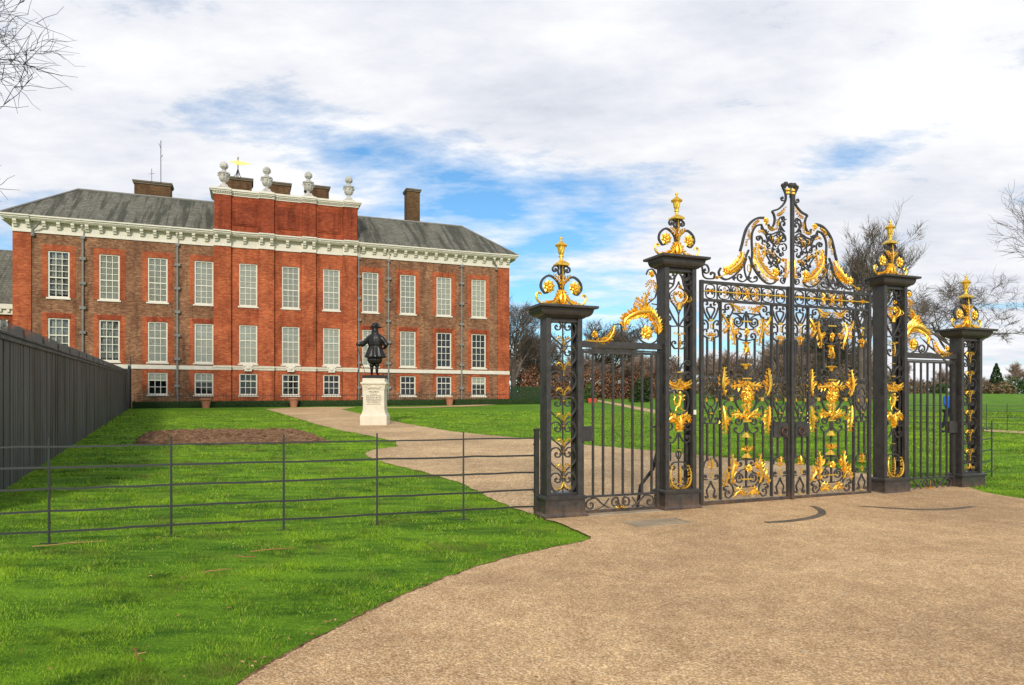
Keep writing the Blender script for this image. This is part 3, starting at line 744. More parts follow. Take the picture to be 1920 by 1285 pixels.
    W.K('D', 860, 1040, 745, .010); W.K('E', 870, 1040, 537, .010); W.K('D', 860, 1040, 465, .010)
    W.Fl('C', (945,880), .055); W.L('C', [(950,1010),(950,960),(945,890)], .06)
    W.L('C', [(950,1090),(950,1200),(940,1275)], .09); W.L('D', [(950,90),(920,190),(900,290)], .07); W.L('D', [(950,90),(980,190),(1005,290)], .07)
    for (a, b, c, d) in (((880,1090),(860,1030),(950,1000),.05),): pass
    # gilded cups and bells
    def cup(tile, x, ya, yb, ra, rb):
        (u, z0), (_, z1) = tr(tile, [(x, ya), (x, yb)]); zm = (z0+z1)/2
        g = MB().lathe([(.004, z1-.006), (rb, z1), (rb*.55+ra*.25, zm), (ra, z0), (.006, z0+.006)][::1], u, 0, 10); W.gold.append(('mesh', g, 'bell', None, 0))
    cup('C', 955, 1090, 1160, .075, .03); cup('D', 945, 465, 560, .07, .022); cup('E', 950, 760, 855, .022, .075); cup('F', 965, 205, 300, .018, .085)
    W.L('F', [(960,180),(900,130),(830,130)], .055); W.L('F', [(960,180),(1020,120),(1080,100)], .055); W.L('F', [(960,190),(960,120),(945,60)], .055)
    g = MB(); c = tr('F', [(970,510)])[0]; g.ball((c[0], 0, c[1]), .055, 8); W.gold.append(('mesh', g, 'boss', None, 0)); W.Fl('F', (970,510), .065, -.03)
    # the gilded crest in the middle: a ring of leaves round a mask
    c = tr('D', [(950,1110)])[0]
    W.Fl(None, (c[0], c[1]+.01), .085, -.03)
    for k in range(9):
        a = R(90+40*k); W.L(None, [(c[0]+.035*math.cos(a), c[1]+.02+.035*math.sin(a)), (c[0]+.085*math.cos(a+.15), c[1]+.02+.085*math.sin(a+.15)), (c[0]+.125*math.cos(a+.4), c[1]+.02+.125*math.sin(a+.4))], .07, 4, -.02)
    W.L('E', [(960,130),(950,230),(950,330),(960,400)], .11, y=-.02); W.L('E', [(1060,190),(1000,260),(960,330)], .05); W.L('E', [(860,190),(900,260),(950,330)], .05)
    W.build('centre_scrollwork', lf, OX)
    # border panels, one each side of the leaf
    cb = ux('C', 240)
    W = Work((cb, CL), 1.35)
    W.i('C', [(95,400),(110,460),(150,560),(200,640)], c0=(145,325), turns=.75); W.i('C', [(240,345),(225,385),(170,395),(165,450),(215,560),(232,620)], c0=(238,330), turns=.3)
    W.i('C', [(185,830),(185,720),(150,660)], c=(110,700), turns=.8); W.i('C', [(165,885),(150,830),(95,850),(90,950),(170,1020),(172,1275)])
    W.L('C', [(225,920),(180,935),(135,925)], .04)
    W.i('D', [(235,820),(220,740),(160,705),(100,740)], c=(150,770), turns=.8); W.i('D', [(100,840),(95,1000),(100,1170)]); W.i('D', [(245,880),(180,960),(150,1060)], w=.014)
    W.i('E', [(98,120),(115,230),(190,400),(235,560)]); W.i('D', [(240,1070),(180,1100),(160,1180),(165,1260)], w=.014); W.i('E', [(165,180),(200,225),(240,235)], w=.014)
    W.i('E', [(240,235),(200,310),(210,370),(280,420),(290,480)], w=.014); W.i('E', [(240,575),(100,578)]); W.i('E', [(130,570),(105,545)], c=(130,500), turns=.8)
    W.ring('D', (138,1175), .022, .05)
    W.i('F', [(240,330),(170,345),(110,410),(100,500)]); W.i('F', [(170,740),(110,740)], c=(130,690), turns=.8); W.i('F', [(250,770),(200,880),(160,960),(180,1060)], c=(150,1085), turns=.7)
    W.ms = (CL,)
    W.K('C', 200, 275, 650, .014); W.ring('C', (240,765), .035, .085); W.L('C', [(240,870),(240,980),(238,1070)], .085); W.K('E', 205, 265, 378, .008)
    W.L('F', [(245,540),(240,430),(240,320)], .09); W.ring('F', (255,650), .038, .085); W.K('F', 160, 310, 500, .007); W.Fl('C', (240,940), .032)
    W.K('F', 215, 275, 1135, .006)
    W.build('border_scrollwork', lf, OX, CL)
    # frieze of circles and crosses between the top rails
    W = Work((), 1.4); zc = 3.305
    W.K(None, 2.39, 3.995, zc, .007)
    us = [2.52, 2.78, 3.02, 3.20, 3.38, 3.62, 3.88]
    for k, u in enumerate(us):
        r = .105 if k in (1, 5) else .085
        for sd in (-1, 1):
            for sz in (-1, 1):
                W.i(None, [(u, zc+sz*.108), (u+sd*r*.75, zc+sz*.09), (u+sd*r, zc+sz*.035)], c=(u+sd*(r-.035), zc+sz*.03), turns=.8, w=.012)
        if k in (1, 5):
            for a in range(4): q = a*math.pi/2; W.L(None, [(u, zc), (u+.045*math.cos(q), zc+.045*math.sin(q)), (u+.085*math.cos(q), zc+.085*math.sin(q))], .035, 3)
        elif k in (2, 4):
            sx = 1 if k == 2 else -1
            for dz in (-1, 1): W.L(None, [(u-.05*sx, zc), (u+.0, zc+.05*dz), (u-.03*sx, zc+.10*dz)], .065); 
            W.Fl(None, (u+.04*sx, zc), .03)
        elif k == 3:
            for dz in (-1, 1):
                for dx in (-1, 1): W.L(None, [(u, zc), (u+.03*dx, zc+.05*dz), (u+.075*dx, zc+.10*dz)], .055)
            W.Fl(None, (u, zc), .035)
        else: W.Fl(None, (u, zc), .028); W.L(None, [(u-.09, zc), (u, zc+.018), (u+.09, zc)], .03)
    for u in (2.65, 2.91, 3.50, 3.75): W.i(None, [(u, 3.19), (u, 3.42)], w=.014, smooth=False)
    W.build('frieze', lf, OX)
    # crest of the leaf: half of the tall arched overthrow
    W = Work((), 1.08)
    w2 = .034
    W.i('A', [(1310,737),(1210,735),(1120,765),(1030,840),(950,960),(905,1100),(870,1250),(850,1320),(828,1400)], w=w2, d=.016)
    W.i('B', [(1000,310),(950,430),(905,580),(830,700),(700,830),(560,900),(450,860),(400,760),(440,670)], w=w2*.8, d=.014)
    W.i('A', [(1260,870),(1160,890),(1090,980),(1060,1100),(1062,1280)], w=w2*.8, d=.014); W.i('B', [(1062,200),(1070,380),(1060,560),(1130,720),(1240,870),(1350,965),(1460,985),(1540,930),(1520,840)], w=w2*.8, d=.014)
    W.i('A', [(1390,860),(1430,945),(1495,880),(1520,760),(1500,660),(1476,600),(1590,560),(1690,470),(1738,370),(1738,260),(1700,160),(1670,90)], w=w2*.8, d=.015)
    W.i('A', [(1255,870),(1300,970),(1380,1055),(1480,1058),(1560,1020),(1640,1010),(1720,1090),(1740,1180)], w=.024)
    W.i('B', [(960,480),(915,620),(925,760),(970,880),(1060,950),(1140,935)], c=(1130,875), turns=.8, w=.02); W.i('B', [(1000,430),(1045,560),(1035,740),(970,880),(880,945),(790,910)], c=(830,850), turns=.8, w=.02)
    W.ring('B', (985,680), .055, .12)
    W.L('B', [(560,770),(650,700),(770,600),(850,470),(875,350)], .17, 16); W.L('B', [(610,790),(740,690),(860,590)], .07); W.Fl('B', (535,725), .08)
    W.K('B', 340, 620, 870, .0); W.gold.pop()
    g = MB().tube([(a[0], -.03, a[1]) for a in tr('B', [(340,885),(620,745)])], .010, 6); W.gold.append(('mesh', g, 'gilded_rod', None, 0)); W.Fl('B', (345,865), .032)
    W.L('B', [(1190,180),(1155,330),(1175,480),(1260,640),(1380,790),(1570,880)], .17, 20); W.L('B', [(1300,190),(1295,380),(1265,500)], .09); W.Fl('B', (1520,760), .085); W.L('B', [(1440,850),(1530,900),(1590,900)], .07)
    W.i('B', [(1300,330),(1390,470),(1450,600),(1425,660)], w=.018); W.i('B', [(1425,660),(1500,620),(1580,640),(1620,720)], w=.016)
    W.i('A', [(1270,1260),(1275,1170),(1230,1100),(1160,1110)], c=(1200,1140), turns=.8); W.i('A', [(1260,890),(1260,960),(1330,1050),(1370,1150)], c=(1330,1180), turns=.6); W.L('A', [(1320,1060),(1250,1000),(1180,1020)], .05)
    W.i('A', [(1540,1080),(1440,1150),(1400,1200)], c=(1390,1240), turns=.7); W.i('A', [(1740,1180),(1700,1210),(1640,1190)], c=(1670,1130), turns=.9); W.i('A', [(1700,1000),(1640,900)], c=(1690,860), turns=.9); W.i('A', [(1730,770),(1640,720),(1600,800),(1620,900),(1720,1010)], w=.016)
    W.L('A', [(1570,1110),(1560,1190),(1530,1270)], .075); W.Fl('A', (1330,800), .058); W.L('A', [(1330,740),(1330,800),(1350,890)], .08)
    W.L('A', [(1570,760),(1565,860),(1540,990)], .055); W.L('A', [(1560,680),(1650,640),(1740,510)], .06); W.L('A', [(1380,920),(1440,975),(1510,980)], .04); W.L('A', [(1200,790),(1110,850),(1050,970)], .05); W.L('A', [(1010,1010),(1000,1100),(1000,1180)], .035)
    W.i('B', [(1660,440),(1590,330),(1600,220),(1700,180)], c=(1700,270), turns=.8, w=.014); W.i('B', [(1650,500),(1560,430),(1510,370)], c=(1500,300), turns=.5, w=.014); W.i('B', [(1640,530),(1500,470),(1420,390)], c=(1385,330), turns=.6, w=.014); W.i('B', [(1640,560),(1560,560)], c=(1500,540), turns=.6, w=.014)
    W.i('B', [(1400,90),(1480,150),(1490,250)], c=(1510,290), turns=.6, w=.014); W.i('B', [(1640,620),(1700,680)], c=(1660,720), turns=.5, w=.014); W.i('B', [(1740,880),(1700,980),(1640,940)], c=(1685,915), turns=.8, w=.016)
    W.L('B', [(1745,870),(1750,720),(1755,600),(1755,470)], .10, 14); W.L('B', [(1700,860),(1740,800)], .08); W.Fl('B', (1670,515), .035)
    W.i('B', [(70,650),(90,820),(160,880),(290,885)], w=.02); W.i('B', [(90,610),(160,610),(200,680)], c=(140,715), turns=.8); W.i('B', [(300,885),(320,790),(270,760)], c=(255,790), turns=.5, w=.026)
    # close filigree filling the arch
    for c_, r_, a_ in (((1480,1190),46,0),((1640,1200),40,60),((1420,1120),38,200),((1600,1060),34,90),((1690,740),34,20),((1650,960),30,150),((1340,1000),30,0)):
        q = [(c_[0]+r_*2*math.cos(R(a_)), c_[1]+r_*2*math.sin(R(a_))), (c_[0]+r_*1.5*math.cos(R(a_+70)), c_[1]+r_*1.5*math.sin(R(a_+70))), (c_[0]+r_*math.cos(R(a_+150)), c_[1]+r_*math.sin(R(a_+150)))]
        W.i('A', q, c=c_, turns=.9, w=.014)
    for c_, r_, a_ in (((1400,230),36,30),((1560,180),36,100),((1580,330),34,200),((1640,400),34,300),((1450,430),32,10),((1530,480),34,80),((1590,560),30,170),((1550,640),32,250),((1420,560),30,330),((1640,780),32,45),((1250,260),26,0),((1130,620),22,40),((1210,760),22,70),((1000,860),26,0),((720,870),24,90)):
        q = [(c_[0]+r_*2*math.cos(R(a_)), c_[1]+r_*2*math.sin(R(a_))), (c_[0]+r_*1.5*math.cos(R(a_+70)), c_[1]+r_*1.5*math.sin(R(a_+70))), (c_[0]+r_*math.cos(R(a_+150)), c_[1]+r_*math.sin(R(a_+150)))]
        W.i('B', q, c=c_, turns=.9, w=.014)
    for q in ([(1180,800),(1120,850),(1070,930)],[(1000,960),(985,1040),(975,1120)],[(960,1150),(945,1230),(930,1310)],[(1430,900),(1470,960),(1530,960)],[(1650,1090),(1620,1130),(1600,1180)],[(1470,1090),(1450,1150),(1470,1200)]): W.L('A', q, .05, 5)
    for q in ([(1080,560),(1110,660),(1180,750)],[(1220,800),(1290,870),(1380,930)],[(1490,330),(1470,400),(1500,450)],[(1600,470),(1570,520),(1560,580)],[(1370,300),(1400,350),(1440,370)]): W.L('B', q, .05, 6)
    # top finial half
    W.i('A', [(1740,380),(1680,390)], c=(1675,345), turns=.8, w=.02); W.Fl('A', (1700,75), .0); W.gold.pop()
    for x, y, r in ((1740,60,.045), (1680,80,.032), (1720,110,.03)):
        c = tr('A', [(x, y)])[0]; W.mb.ball((c[0], 0, c[1]), r, 8)
    for y in (175, 240): c = tr('A', [(1775, y)])[0]; g = MB().lathe([(.01,c[1]-.022),(.045,c[1]-.014),(.045,c[1]+.014),(.01,c[1]+.022)], c[0], 0, 10); W.gold.append(('mesh', g, 'collar', None, 0))
    W.build('crest', lf, OX)
    return lf
lf = make_leaf()
# the second leaf: every part mirrored about the meeting line
lf2 = lf.copy(); COL.objects.link(lf2)
for ch in list(lf.children):
    c = ch.copy(); c.data = ch.data.copy(); COL.objects.link(c); c.parent = lf2
    c.data.transform(Matrix.Diagonal((-1,1,1,1))); c.data.flip_normals()
lf2.location = (*gp(2*CG-2.35), 0); lf2['label'] = 'right leaf of the tall central gate, beside the metal box lock pier'
lf2['label'] = 'right leaf of the tall central gate, black ironwork with gilded leaves'
# lock boxes with ring handles, and the meeting bar that closes over both leaves
for leafo, sx in ((lf, 1), (lf2, -1)):
    a, b = (3.715-2.35)*sx, (4.00-2.35)*sx
    o = MB().box(min(a, b), max(a, b), -.045, .03, 1.04, 1.27).build('lock_box', M['iron'], leafo, bevel=.004)
    cx = (3.90-2.35)*sx
    q = [(cx+.052*math.cos(t), -.075, 1.135+.058*math.sin(t)) for t in [2*math.pi*j/16 for j in range(17)]]
    MB().tube(q, .011, 6, False).ball((cx, -.06, 1.19), .022, 8).build('ring_handle', M['knob'], o)
MB().box(4.046-2.35, 4.104-2.35, -.07, -.03, .0, 4.95).build('meeting_bar', M['iron'], lf)
MB().tube([(4.075-2.35, -.02, 4.9), (4.06-2.35, -.02, 5.08)], .022, 6).ball((4.075-2.35, -.02, 5.10), .05, 8).build('finial', M['iron'], lf)

# ---------- piers
def finial(parent, zt, s=1.0):
    def t(x, y): return ((x-430)*.00092*s, zt+(1200-y)*.00088*s)
    W = Work((0.,), 1.3); W.y = 0
    W.i(None, [t(410,1190), t(405,950)], w=.03, d=.016)
    W.i(None, [t(410,960), t(385,830), t(310,745), t(215,715), t(115,790), t(90,900), t(150,990)], c=t(212,885), turns=.22, w=.030, d=.013)
    W.i(None, [t(400,700), t(375,640), t(385,580), t(350,545), t(300,570)], c=t(325,610), turns=.9, w=.022, d=.012)
    W.Fl(None, t(212,890), .098*s, -.005)
    W.L(None, [t(405,960), t(340,1100), t(230,1165), t(100,1150)], .10, 12, -.01); W.L(None, [t(420,1180), t(395,1080), t(415,960)], .12, 8, -.02)
    W.L(None, [t(420,840), t(360,760), t(280,700)], .07, 6, -.02)
    g = MB().tube([(x, -.005, z) for x, z in catmull([t(230,1170), t(120,1165), t(50,1130), t(15,1060), t(30,1000), t(80,1000), t(85,1030)], 5)], [.016]*31, 6)
    for q in (g.v[:], [(-x, y, z) for x, y, z in g.v]):
        h = MB(); h.v = q; h.f = g.f; W.gold.append(('mesh', h, 'gilded_scroll', None, 0))
    W.ms = ()
    W.L(None, [t(430,940), t(430,800), t(430,560)], .06, 10, -.03); W.K(None, -.06*s, .06*s, t(0,945)[1], .012); W.i(None, [t(430,1190), t(430,540)], w=.03, d=.014)
    W.build('finial_scrollwork', parent)
    z = lambda y: t(0, y)[1]; k = .00077*s
    u = MB().rect_lathe([(112*k,112*k,z(545)),(114*k,114*k,z(520)),(92*k,92*k,z(500)),(48*k,48*k,z(470))])
    u.lathe([(46*k,z(472)),(26*k,z(430)),(26*k,z(410)),(52*k,z(402)),(52*k,z(388)),(34*k,z(375)),(52*k,z(330)),(72*k,z(245)),(105*k,z(235)),(112*k,z(218)),(100*k,z(205)),(40*k,z(165)),(20*k,z(145)),(12*k,z(130)),(12*k,z(125))], 0, 0, 16, lambda q, zz: 1+(.10*math.sin(q*8) if z(370) < zz < z(250) else 0))
    u.ball((0,0,z(105)), 30*k, 10)
    o = u.build('gilded_urn', M['gold'], parent); fix_normals(o)
def pier_body(p, H, cw, bw):
    # plinth, body posts, cap
    MB().rect_lathe([(bw,.175,-.02),(bw,.175,.045),(bw-.03,.15,.075),(bw-.035,.148,.255)]).build('plinth', M['iron'], p, bevel=.004)
    MB().rect_lathe([(bw-.015,.165,.256),(bw-.012,.168,.29),(bw-.05,.135,.315)]).build('plinth_moulding', M['iron'], p)
    for sx in (-1, 1):
        for y in (-1, 1):
            MB().box(*sorted((sx*.272, sx*.205)), *sorted((y*.118, y*.062)), .316, H).build('post', M['iron'], p, bevel=.003)
        MB().box(*sorted((sx*.268, sx*.245)), -.06, .06, .316, H).build('side_plate', M['iron'], p)
        for z in (.9, H*.62, H*.9): MB().box(*sorted((sx*.2725, sx*.269)), -.061, .061, z, z+.03).build('strap', M['iron'], p)
    MB().box(-.204, .204, -.085, .085, H-.05, H-.002).build('top_rail', M['iron'], p); MB().box(-.204, .204, -.085, .085, .316, .345).build('bottom_rail', M['iron'], p)
    d = cw-.272
    prof = [(.272+.01, .118+.01, H), (.272+.03, .118+.03, H+.012)]
    for k in range(7):
        a = k/6*math.pi/2; prof.append((.305+(d-.075)*math.sin(a)**.8, .15+(d-.10)*math.sin(a)**.8, H+.02+.105*(1-math.cos(a))**.9))
    prof += [(cw-.05, .118+d-.05, H+.125), (cw-.01, .118+d-.01, H+.128), (cw, .118+d, H+.135), (cw, .118+d, H+.165), (cw-.03, .118+d-.03, H+.17)]
    MB().rect_lathe(prof).build('cap', M['iron'], p)
def outer_pier(u, label):
    p = empty('gate_pier', (*gp(u), 0), TH, label, 'gate pier', 'low outer piers of the gates')
    H = 2.77; pier_body(p, H, .442, .337); finial(p, H+.168)
    W = Work((0.,), 1.25); W.y = -.05
    for k in range(7):
        z = 2.655-.354*k
        W.i(None, [(.012, z-.31), (.03, z-.25), (.11, z-.185), (.185, z-.115), (.205, z-.02), (.165, z+.07), (.085, z+.085), (.035, z+.04)], c=(.085, z), turns=.85, w=.019, d=.012)
        if k: W.L(None, [(.008, z+.10), (.035, z+.185), (.08, z+.205), (.115, z+.165)], .048, 6, -.06)
    W.i(None, [(.0, .43), (.08, .37), (.15, .40), (.19, .50)], w=.015); W.L(None, [(.005, .49), (.03, .43), (.08, .40), (.12, .43)], .045, 6, -.06)
    W.ms = ()
    for k in range(7):
        z = 2.655-.354*k; W.i(None, [(-.05, z), (.05, z)], w=.018, d=.014, smooth=False)
        if k: W.L(None, [(0, z+.02), (0, z+.17)], .035, 6, -.065)
    W.i(None, [(0, .35), (0, 2.74)], w=.014, smooth=False); W.build('panel_scrollwork', p)
    return p
def inner_pier(u, label):
    p = empty('gate_pier', (*gp(u), 0), TH, label, 'gate pier', 'tall inner piers of the gates')
    H = 3.60; pier_body(p, H, .42, .331); finial(p, H+.168)
    c0 = tr('P', [(335, 600)])[0][0]; zP = lambda y: tr('P', [(335, y)])[0][1]; zQ = lambda y: tr('Q', [(335, y)])[0][1]
    K_ = .0094/5.842
    def P_(x, y): return ((x-335)*K_, zP(y))
    def Q_(x, y): return ((x-342)*K_, zQ(y))
    W = Work((0.,), 1.4); W.y = -.05
    W.i(None, [P_(330,55), P_(375,130), P_(395,215), P_(450,275), P_(470,350), P_(455,430), P_(420,520), P_(350,640), P_(335,655)])
    W.i(None, [P_(335,65), P_(430,60), P_(450,110)], c=P_(405,110), turns=.7); W.i(None, [P_(400,200), P_(460,190)], c=P_(435,150), turns=.7)
    W.i(None, [P_(330,170), P_(370,245), P_(430,310), P_(415,390), P_(370,450), P_(330,535)], w=.014)
    W.i(None, [P_(345,655), P_(420,660), P_(470,620)], c=P_(440,585), turns=.8, w=.018)
    W.i(None, [P_(425,650), P_(425,1000)], smooth=False, w=.014); W.i(None, [P_(345,900), P_(380,900), P_(410,860)], c=P_(380,848), turns=.6)
    W.i(None, [P_(345,1150), P_(370,1080), P_(420,1030)], c=P_(435,1065), turns=.8, w=.018); W.i(None, [P_(345,1170), P_(400,1180)], c=P_(440,1200), turns=.9)
    W.i(None, [Q_(345,120), Q_(430,150), Q_(450,260), Q_(420,370), Q_(345,395)]); W.i(None, [Q_(380,430), Q_(480,470), Q_(480,540)], c=Q_(440,515), turns=.9)
    W.i(None, [Q_(350,590), Q_(370,650), Q_(410,700), Q_(460,690)], c=Q_(440,655), turns=.7); W.i(None, [Q_(430,710), Q_(430,900)], smooth=False, w=.014)
    W.i(None, [Q_(342,780), Q_(370,820), Q_(350,880)], w=.012); W.i(None, [Q_(342,910), Q_(400,920), Q_(440,970)], c=Q_(400,960), turns=.5); W.i(None, [Q_(350,1150), Q_(390,1150)], c=Q_(400,1110), turns=.8)
    W.L(None, [P_(335,420), P_(380,400), P_(410,340), P_(385,290)], .06, 8, -.07); W.L(None, [P_(345,300), P_(375,280)], .04, 3, -.07); W.L(None, [P_(420,390), P_(460,370), P_(455,330)], .035, 4, -.06)
    W.L(None, [P_(335,760), P_(370,735), P_(400,745)], .03, 4, -.06)
    W.L(None, [Q_(342,10), Q_(380,75), Q_(440,70), Q_(495,20)], .085, 10, -.065); W.L(None, [Q_(342,100), Q_(400,90), Q_(450,60)], .05, 6, -.065)
    W.L(None, [Q_(342,560), Q_(365,470), Q_(430,420), Q_(485,480)], .105, 12, -.065); W.L(None, [Q_(342,560), Q_(350,480), Q_(345,410)], .08, 7, -.07)
    W.L(None, [Q_(430,945), Q_(452,1040), Q_(440,1140), Q_(395,1190), Q_(350,1195)], .070, 12, -.085)
    W.ms = ()
    W.Fl(None, P_(335,235), .036, -.07); W.Fl(None, P_(335,330), .05, -.08); W.Fl(None, P_(290,310), .03, -.07)
    g = MB().lathe([(.012, zP(488)), (.036, zP(478)), (.04, zP(410)), (.012, zP(405))], 0, -.06, 8); W.gold.append(('mesh', g, 'gilded_vase', None, 0))
    W.L(None, [P_(335,910), P_(335,840), P_(335,740)], .05, 7, -.065); W.K(None, -.03, .03, zP(1000), .005); W.K(None, -.035, .035, zP(1160), .008)
    W.K(None, -.06, .06, zQ(118), .010); W.K(None, -.045, .045, zQ(570), .012); W.K(None, -.03, .03, zQ(780), .005); W.K(None, -.045, .045, zQ(1150), .007)
    W.L(None, [Q_(342,1200), Q_(342,1060), Q_(342,950)], .055, 8, -.065)
    W.i(None, [P_(335,540), P_(335,1280)], smooth=False, w=.012); W.i(None, [Q_(342,590), Q_(342,1200)], smooth=False, w=.012)
    # little rampant lion, gilded
    g = MB(); q = lambda x, y, dy=-.075: (Q_(x, y)[0], dy, Q_(x, y)[1])
    g.tube([q(340,185), q(352,215), q(342,260), q(335,300)], [.024,.034,.026,.024], 8); g.ball(q(345,160), .030, 8); g.ball(q(357,168), .014, 6)
    for pts in ([(355,205),(380,200),(402,185)], [(355,230),(385,235),(398,228)], [(335,295),(355,325),(380,350),(400,352)], [(332,295),(305,320),(300,350),(318,362)], [(335,290),(290,280),(280,235),(292,200),(275,190)]):
        g.tube([q(*a) for a in pts], [.015]+[.011]*(len(pts)-1), 6)
    W.gold.append(('mesh', g, 'gilded_lion', None, 0))
    W.build('panel_scrollwork', p)
    return p
op = outer_pier(0.0, 'low black iron pier with gilded urn, next to the end of the near rail fence')
op2 = copy_tree(op); op2.location = (*gp(8.176), 0); op2['label'] = 'low black iron pier with gilded urn at the right end of the gates'
ip = inner_pier(1.911, 'tall black iron pier between the left side gate and the main gate')
ip2 = copy_tree(ip); ip2.location = (*gp(6.285), 0); ip2['label'] = 'tall black iron pier between the main gate and the right side gate'
b_ = MB().rect_lathe([(.022,.006,0),(.022,.006,.07)]).build('white_tag', M['sash'], ip); b_.location = (.235, -.127, 1.42)

# ---------- side gates and their gilded cresting
def side_gate():
    a, b = .30, 1.615; OX = a
    sg = empty('side_gate', (*gp(a), 0), TH, 'plain barred side gate with box lock, next to the near rail fence', 'gate', 'small barred side gates')
    for x0, x1, z0, z1, nm in ((.0, .045, .0, 2.36, 'stile'), (1.25, 1.30, .0, 2.36, 'stile'), (1.335, 1.375, .0, 2.36, 'hanging_post')):
        MB().box(x0, x1, -.02, .02, z0, z1).build(nm, M['iron'], sg)
    for z0, z1 in ((2.30, 2.335), (.245, .275), (.02, .05)): MB().box(.045, 1.25, -.018, .018, z0, z1).build('rail', M['iron'], sg)
    for k in range(7): MB().box(.20+.162*k-.015, .20+.162*k+.015, -.013, .013, .275, 2.30).build('bar', M['iron'], sg)
    W = Work(())
    for c, sx in ((.16, 1), (1.14, -1)):
        W.i(None, [(c+.30*sx, .08), (c+.18*sx, .15), (c+.08*sx, .235), (c-.03*sx, .215)], c=(c, .14), turns=1.0); W.i(None, [(c+.30*sx, .22), (c+.20*sx, .11), (c+.06*sx, .06)], w=.012)
    for sx in (-1, 1): W.i(None, [(.65, .06), (.65+.03*sx, .15), (.65+.06*sx, .225), (.65+.12*sx, .21)], c=(.65+.085*sx, .15), turns=.9); W.L(None, [(.65, .09), (.65+.05*sx, .075), (.65+.09*sx, .10)], .04, 5)
    W.L(None, [(.65, .08), (.65, .22)], .05, 5); W.i(None, [(.06, .06), (1.24, .06)], w=.014, smooth=False)
    W.build('foot_scrollwork', sg)
    MB().box(-.02, .19, -.05, .045, 1.05, 1.265).build('lock_box', M['iron'], sg, bevel=.005)
    MB().tube([(1.36,.10,1.2),(1.36,.12,.9),(1.30,.16,.6),(1.12,.22,.35),(1.06,.22,.0)], .028, 6).build('back_stay', M['iron'], sg)
    for z in (.72, 1.22): MB().box(1.21, 1.34, .021, .045, z, z+.035).build('hinge', M['iron'], sg)
    return sg
sg = side_gate()
def mirrored(o, loc, label):
    r = o.copy(); COL.objects.link(r); r.location = loc; r['label'] = label
    for ch in list(o.children):
        c = ch.copy(); c.data = ch.data.copy(); COL.objects.link(c); c.parent = r
        c.data.transform(Matrix.Diagonal((-1,1,1,1))); c.data.flip_normals()
    return r
mirrored(sg, (*gp(8.176-.30), 0), 'plain barred side gate in front of the walker in the blue jacket')
cr = empty('gate_cresting', (*gp(.272), 0), TH, 'gilded leaf scrolls on the flat iron lintel over the left side gate', 'cresting', 'gilded crestings over the side gates')
OX = .272
MB().box(.0, 1.365, -.03, .03, 2.385, 2.475).build('lintel', M['iron'], cr, bevel=.003); MB().box(.0, 1.365, -.015, .015, 2.34, 2.36).build('lintel', M['iron'], cr)
W = Work(())
W.L('S', [(1035,930),(1020,790),(930,665),(800,645),(680,690),(600,760),(610,890)], .21, 30, -.02); W.Fl('S', (885,910), .115, -.01)
W.i('S', [(1045,940),(1020,1010),(930,1050),(830,1010),(775,930)], c=(890,920), turns=.35, w=.022); W.i('S', [(580,850),(590,950),(640,1020),(700,1045),(755,990)], c=(690,970), turns=1.0, w=.020)
W.L('S', [(100,1010),(180,1015),(250,1020)], .06, 8); W.L('S', [(200,1020),(360,1015),(440,930),(480,810)], .12, 16, -.015); W.Fl('S', (230,930), .055)
W.i('S', [(200,1010),(180,930),(220,880)], w=.014); W.i('S', [(150,970),(190,910)], w=.012); W.i('S', [(480,805),(560,800),(580,850)], w=.018)
W.L('S', [(880,620),(840,540),(740,470)], .13, 9); W.L('S', [(820,600),(760,560),(735,540)], .09, 6); W.L('S', [(900,600),(860,460),(940,400)], .11, 9); W.L('S', [(940,500),(940,440)], .07, 4)
W.L('S', [(950,240),(905,280),(878,330)], .06, 6); W.L('S', [(965,240),(1005,320),(985,400)], .075, 8); W.L('S', [(950,260),(940,330),(900,380)], .05, 6); W.Fl('S', (948,165), .058); W.L('S', [(960,650),(1000,720),(1030,850)], .10, 9)
W.i('S', [(890,170),(920,110),(980,110),(1020,190),(1035,330),(1005,460)], w=.018); W.i('S', [(1005,460),(960,500),(900,560),(950,640),(1010,620)], w=.016); W.i('S', [(1010,620),(1040,560),(960,540)], w=.014)
W.build('scrollwork', cr, OX)
mirrored(cr, (*gp(8.176-.272), 0), 'gilded leaf scrolls on the flat iron lintel over the right side gate')
# ------------------------------------------------------------------ ground and paths
def drape(name, outline, lift, mt, kind='structure'):
    bm = bmesh.new()
    vs = [bm.verts.new((x, y, 0)) for x, y in outline]; bm.faces.new(vs)
    ymin = min(p[1] for p in outline); ymax = max(p[1] for p in outline)
    y = math.ceil(ymin/2)*2
    while y < ymax:
        bmesh.ops.bisect_plane(bm, geom=bm.verts[:]+bm.edges[:]+bm.faces[:], plane_co=(0,y,0), plane_no=(0,1,0)); y += 2
    bmesh.ops.triangulate(bm, faces=bm.faces[:])
    for v in bm.verts: v.co.z = gh(v.co.y)+lift
    bmesh.ops.recalc_face_normals(bm, faces=bm.faces)
    me = bpy.data.meshes.new(name); bm.to_mesh(me); bm.free(); me.materials.append(mt)
    if me.polygons and sum(p.normal.z for p in me.polygons) < 0: me.flip_normals()
    o = bpy.data.objects.new(name, me); COL.objects.link(o); o['kind'] = kind; return o
def ragged(pts, amp, seed=1, n=10):
    rnd = random.Random(seed); out = []
    for i in range(len(pts)):
        a, b = pts[i], pts[(i+1) % len(pts)]; L = math.dist(a, b); k = max(1, min(n, int(L/.12)))
        for j in range(k):
            t = j/k; A = amp if L < 12 else 0
            out.append((a[0]+(b[0]-a[0])*t+rnd.gauss(0, A), a[1]+(b[1]-a[1])*t+rnd.gauss(0, A)))
    return out
def Wd(pts): return [ground_at(x, y) for x, y in pts]
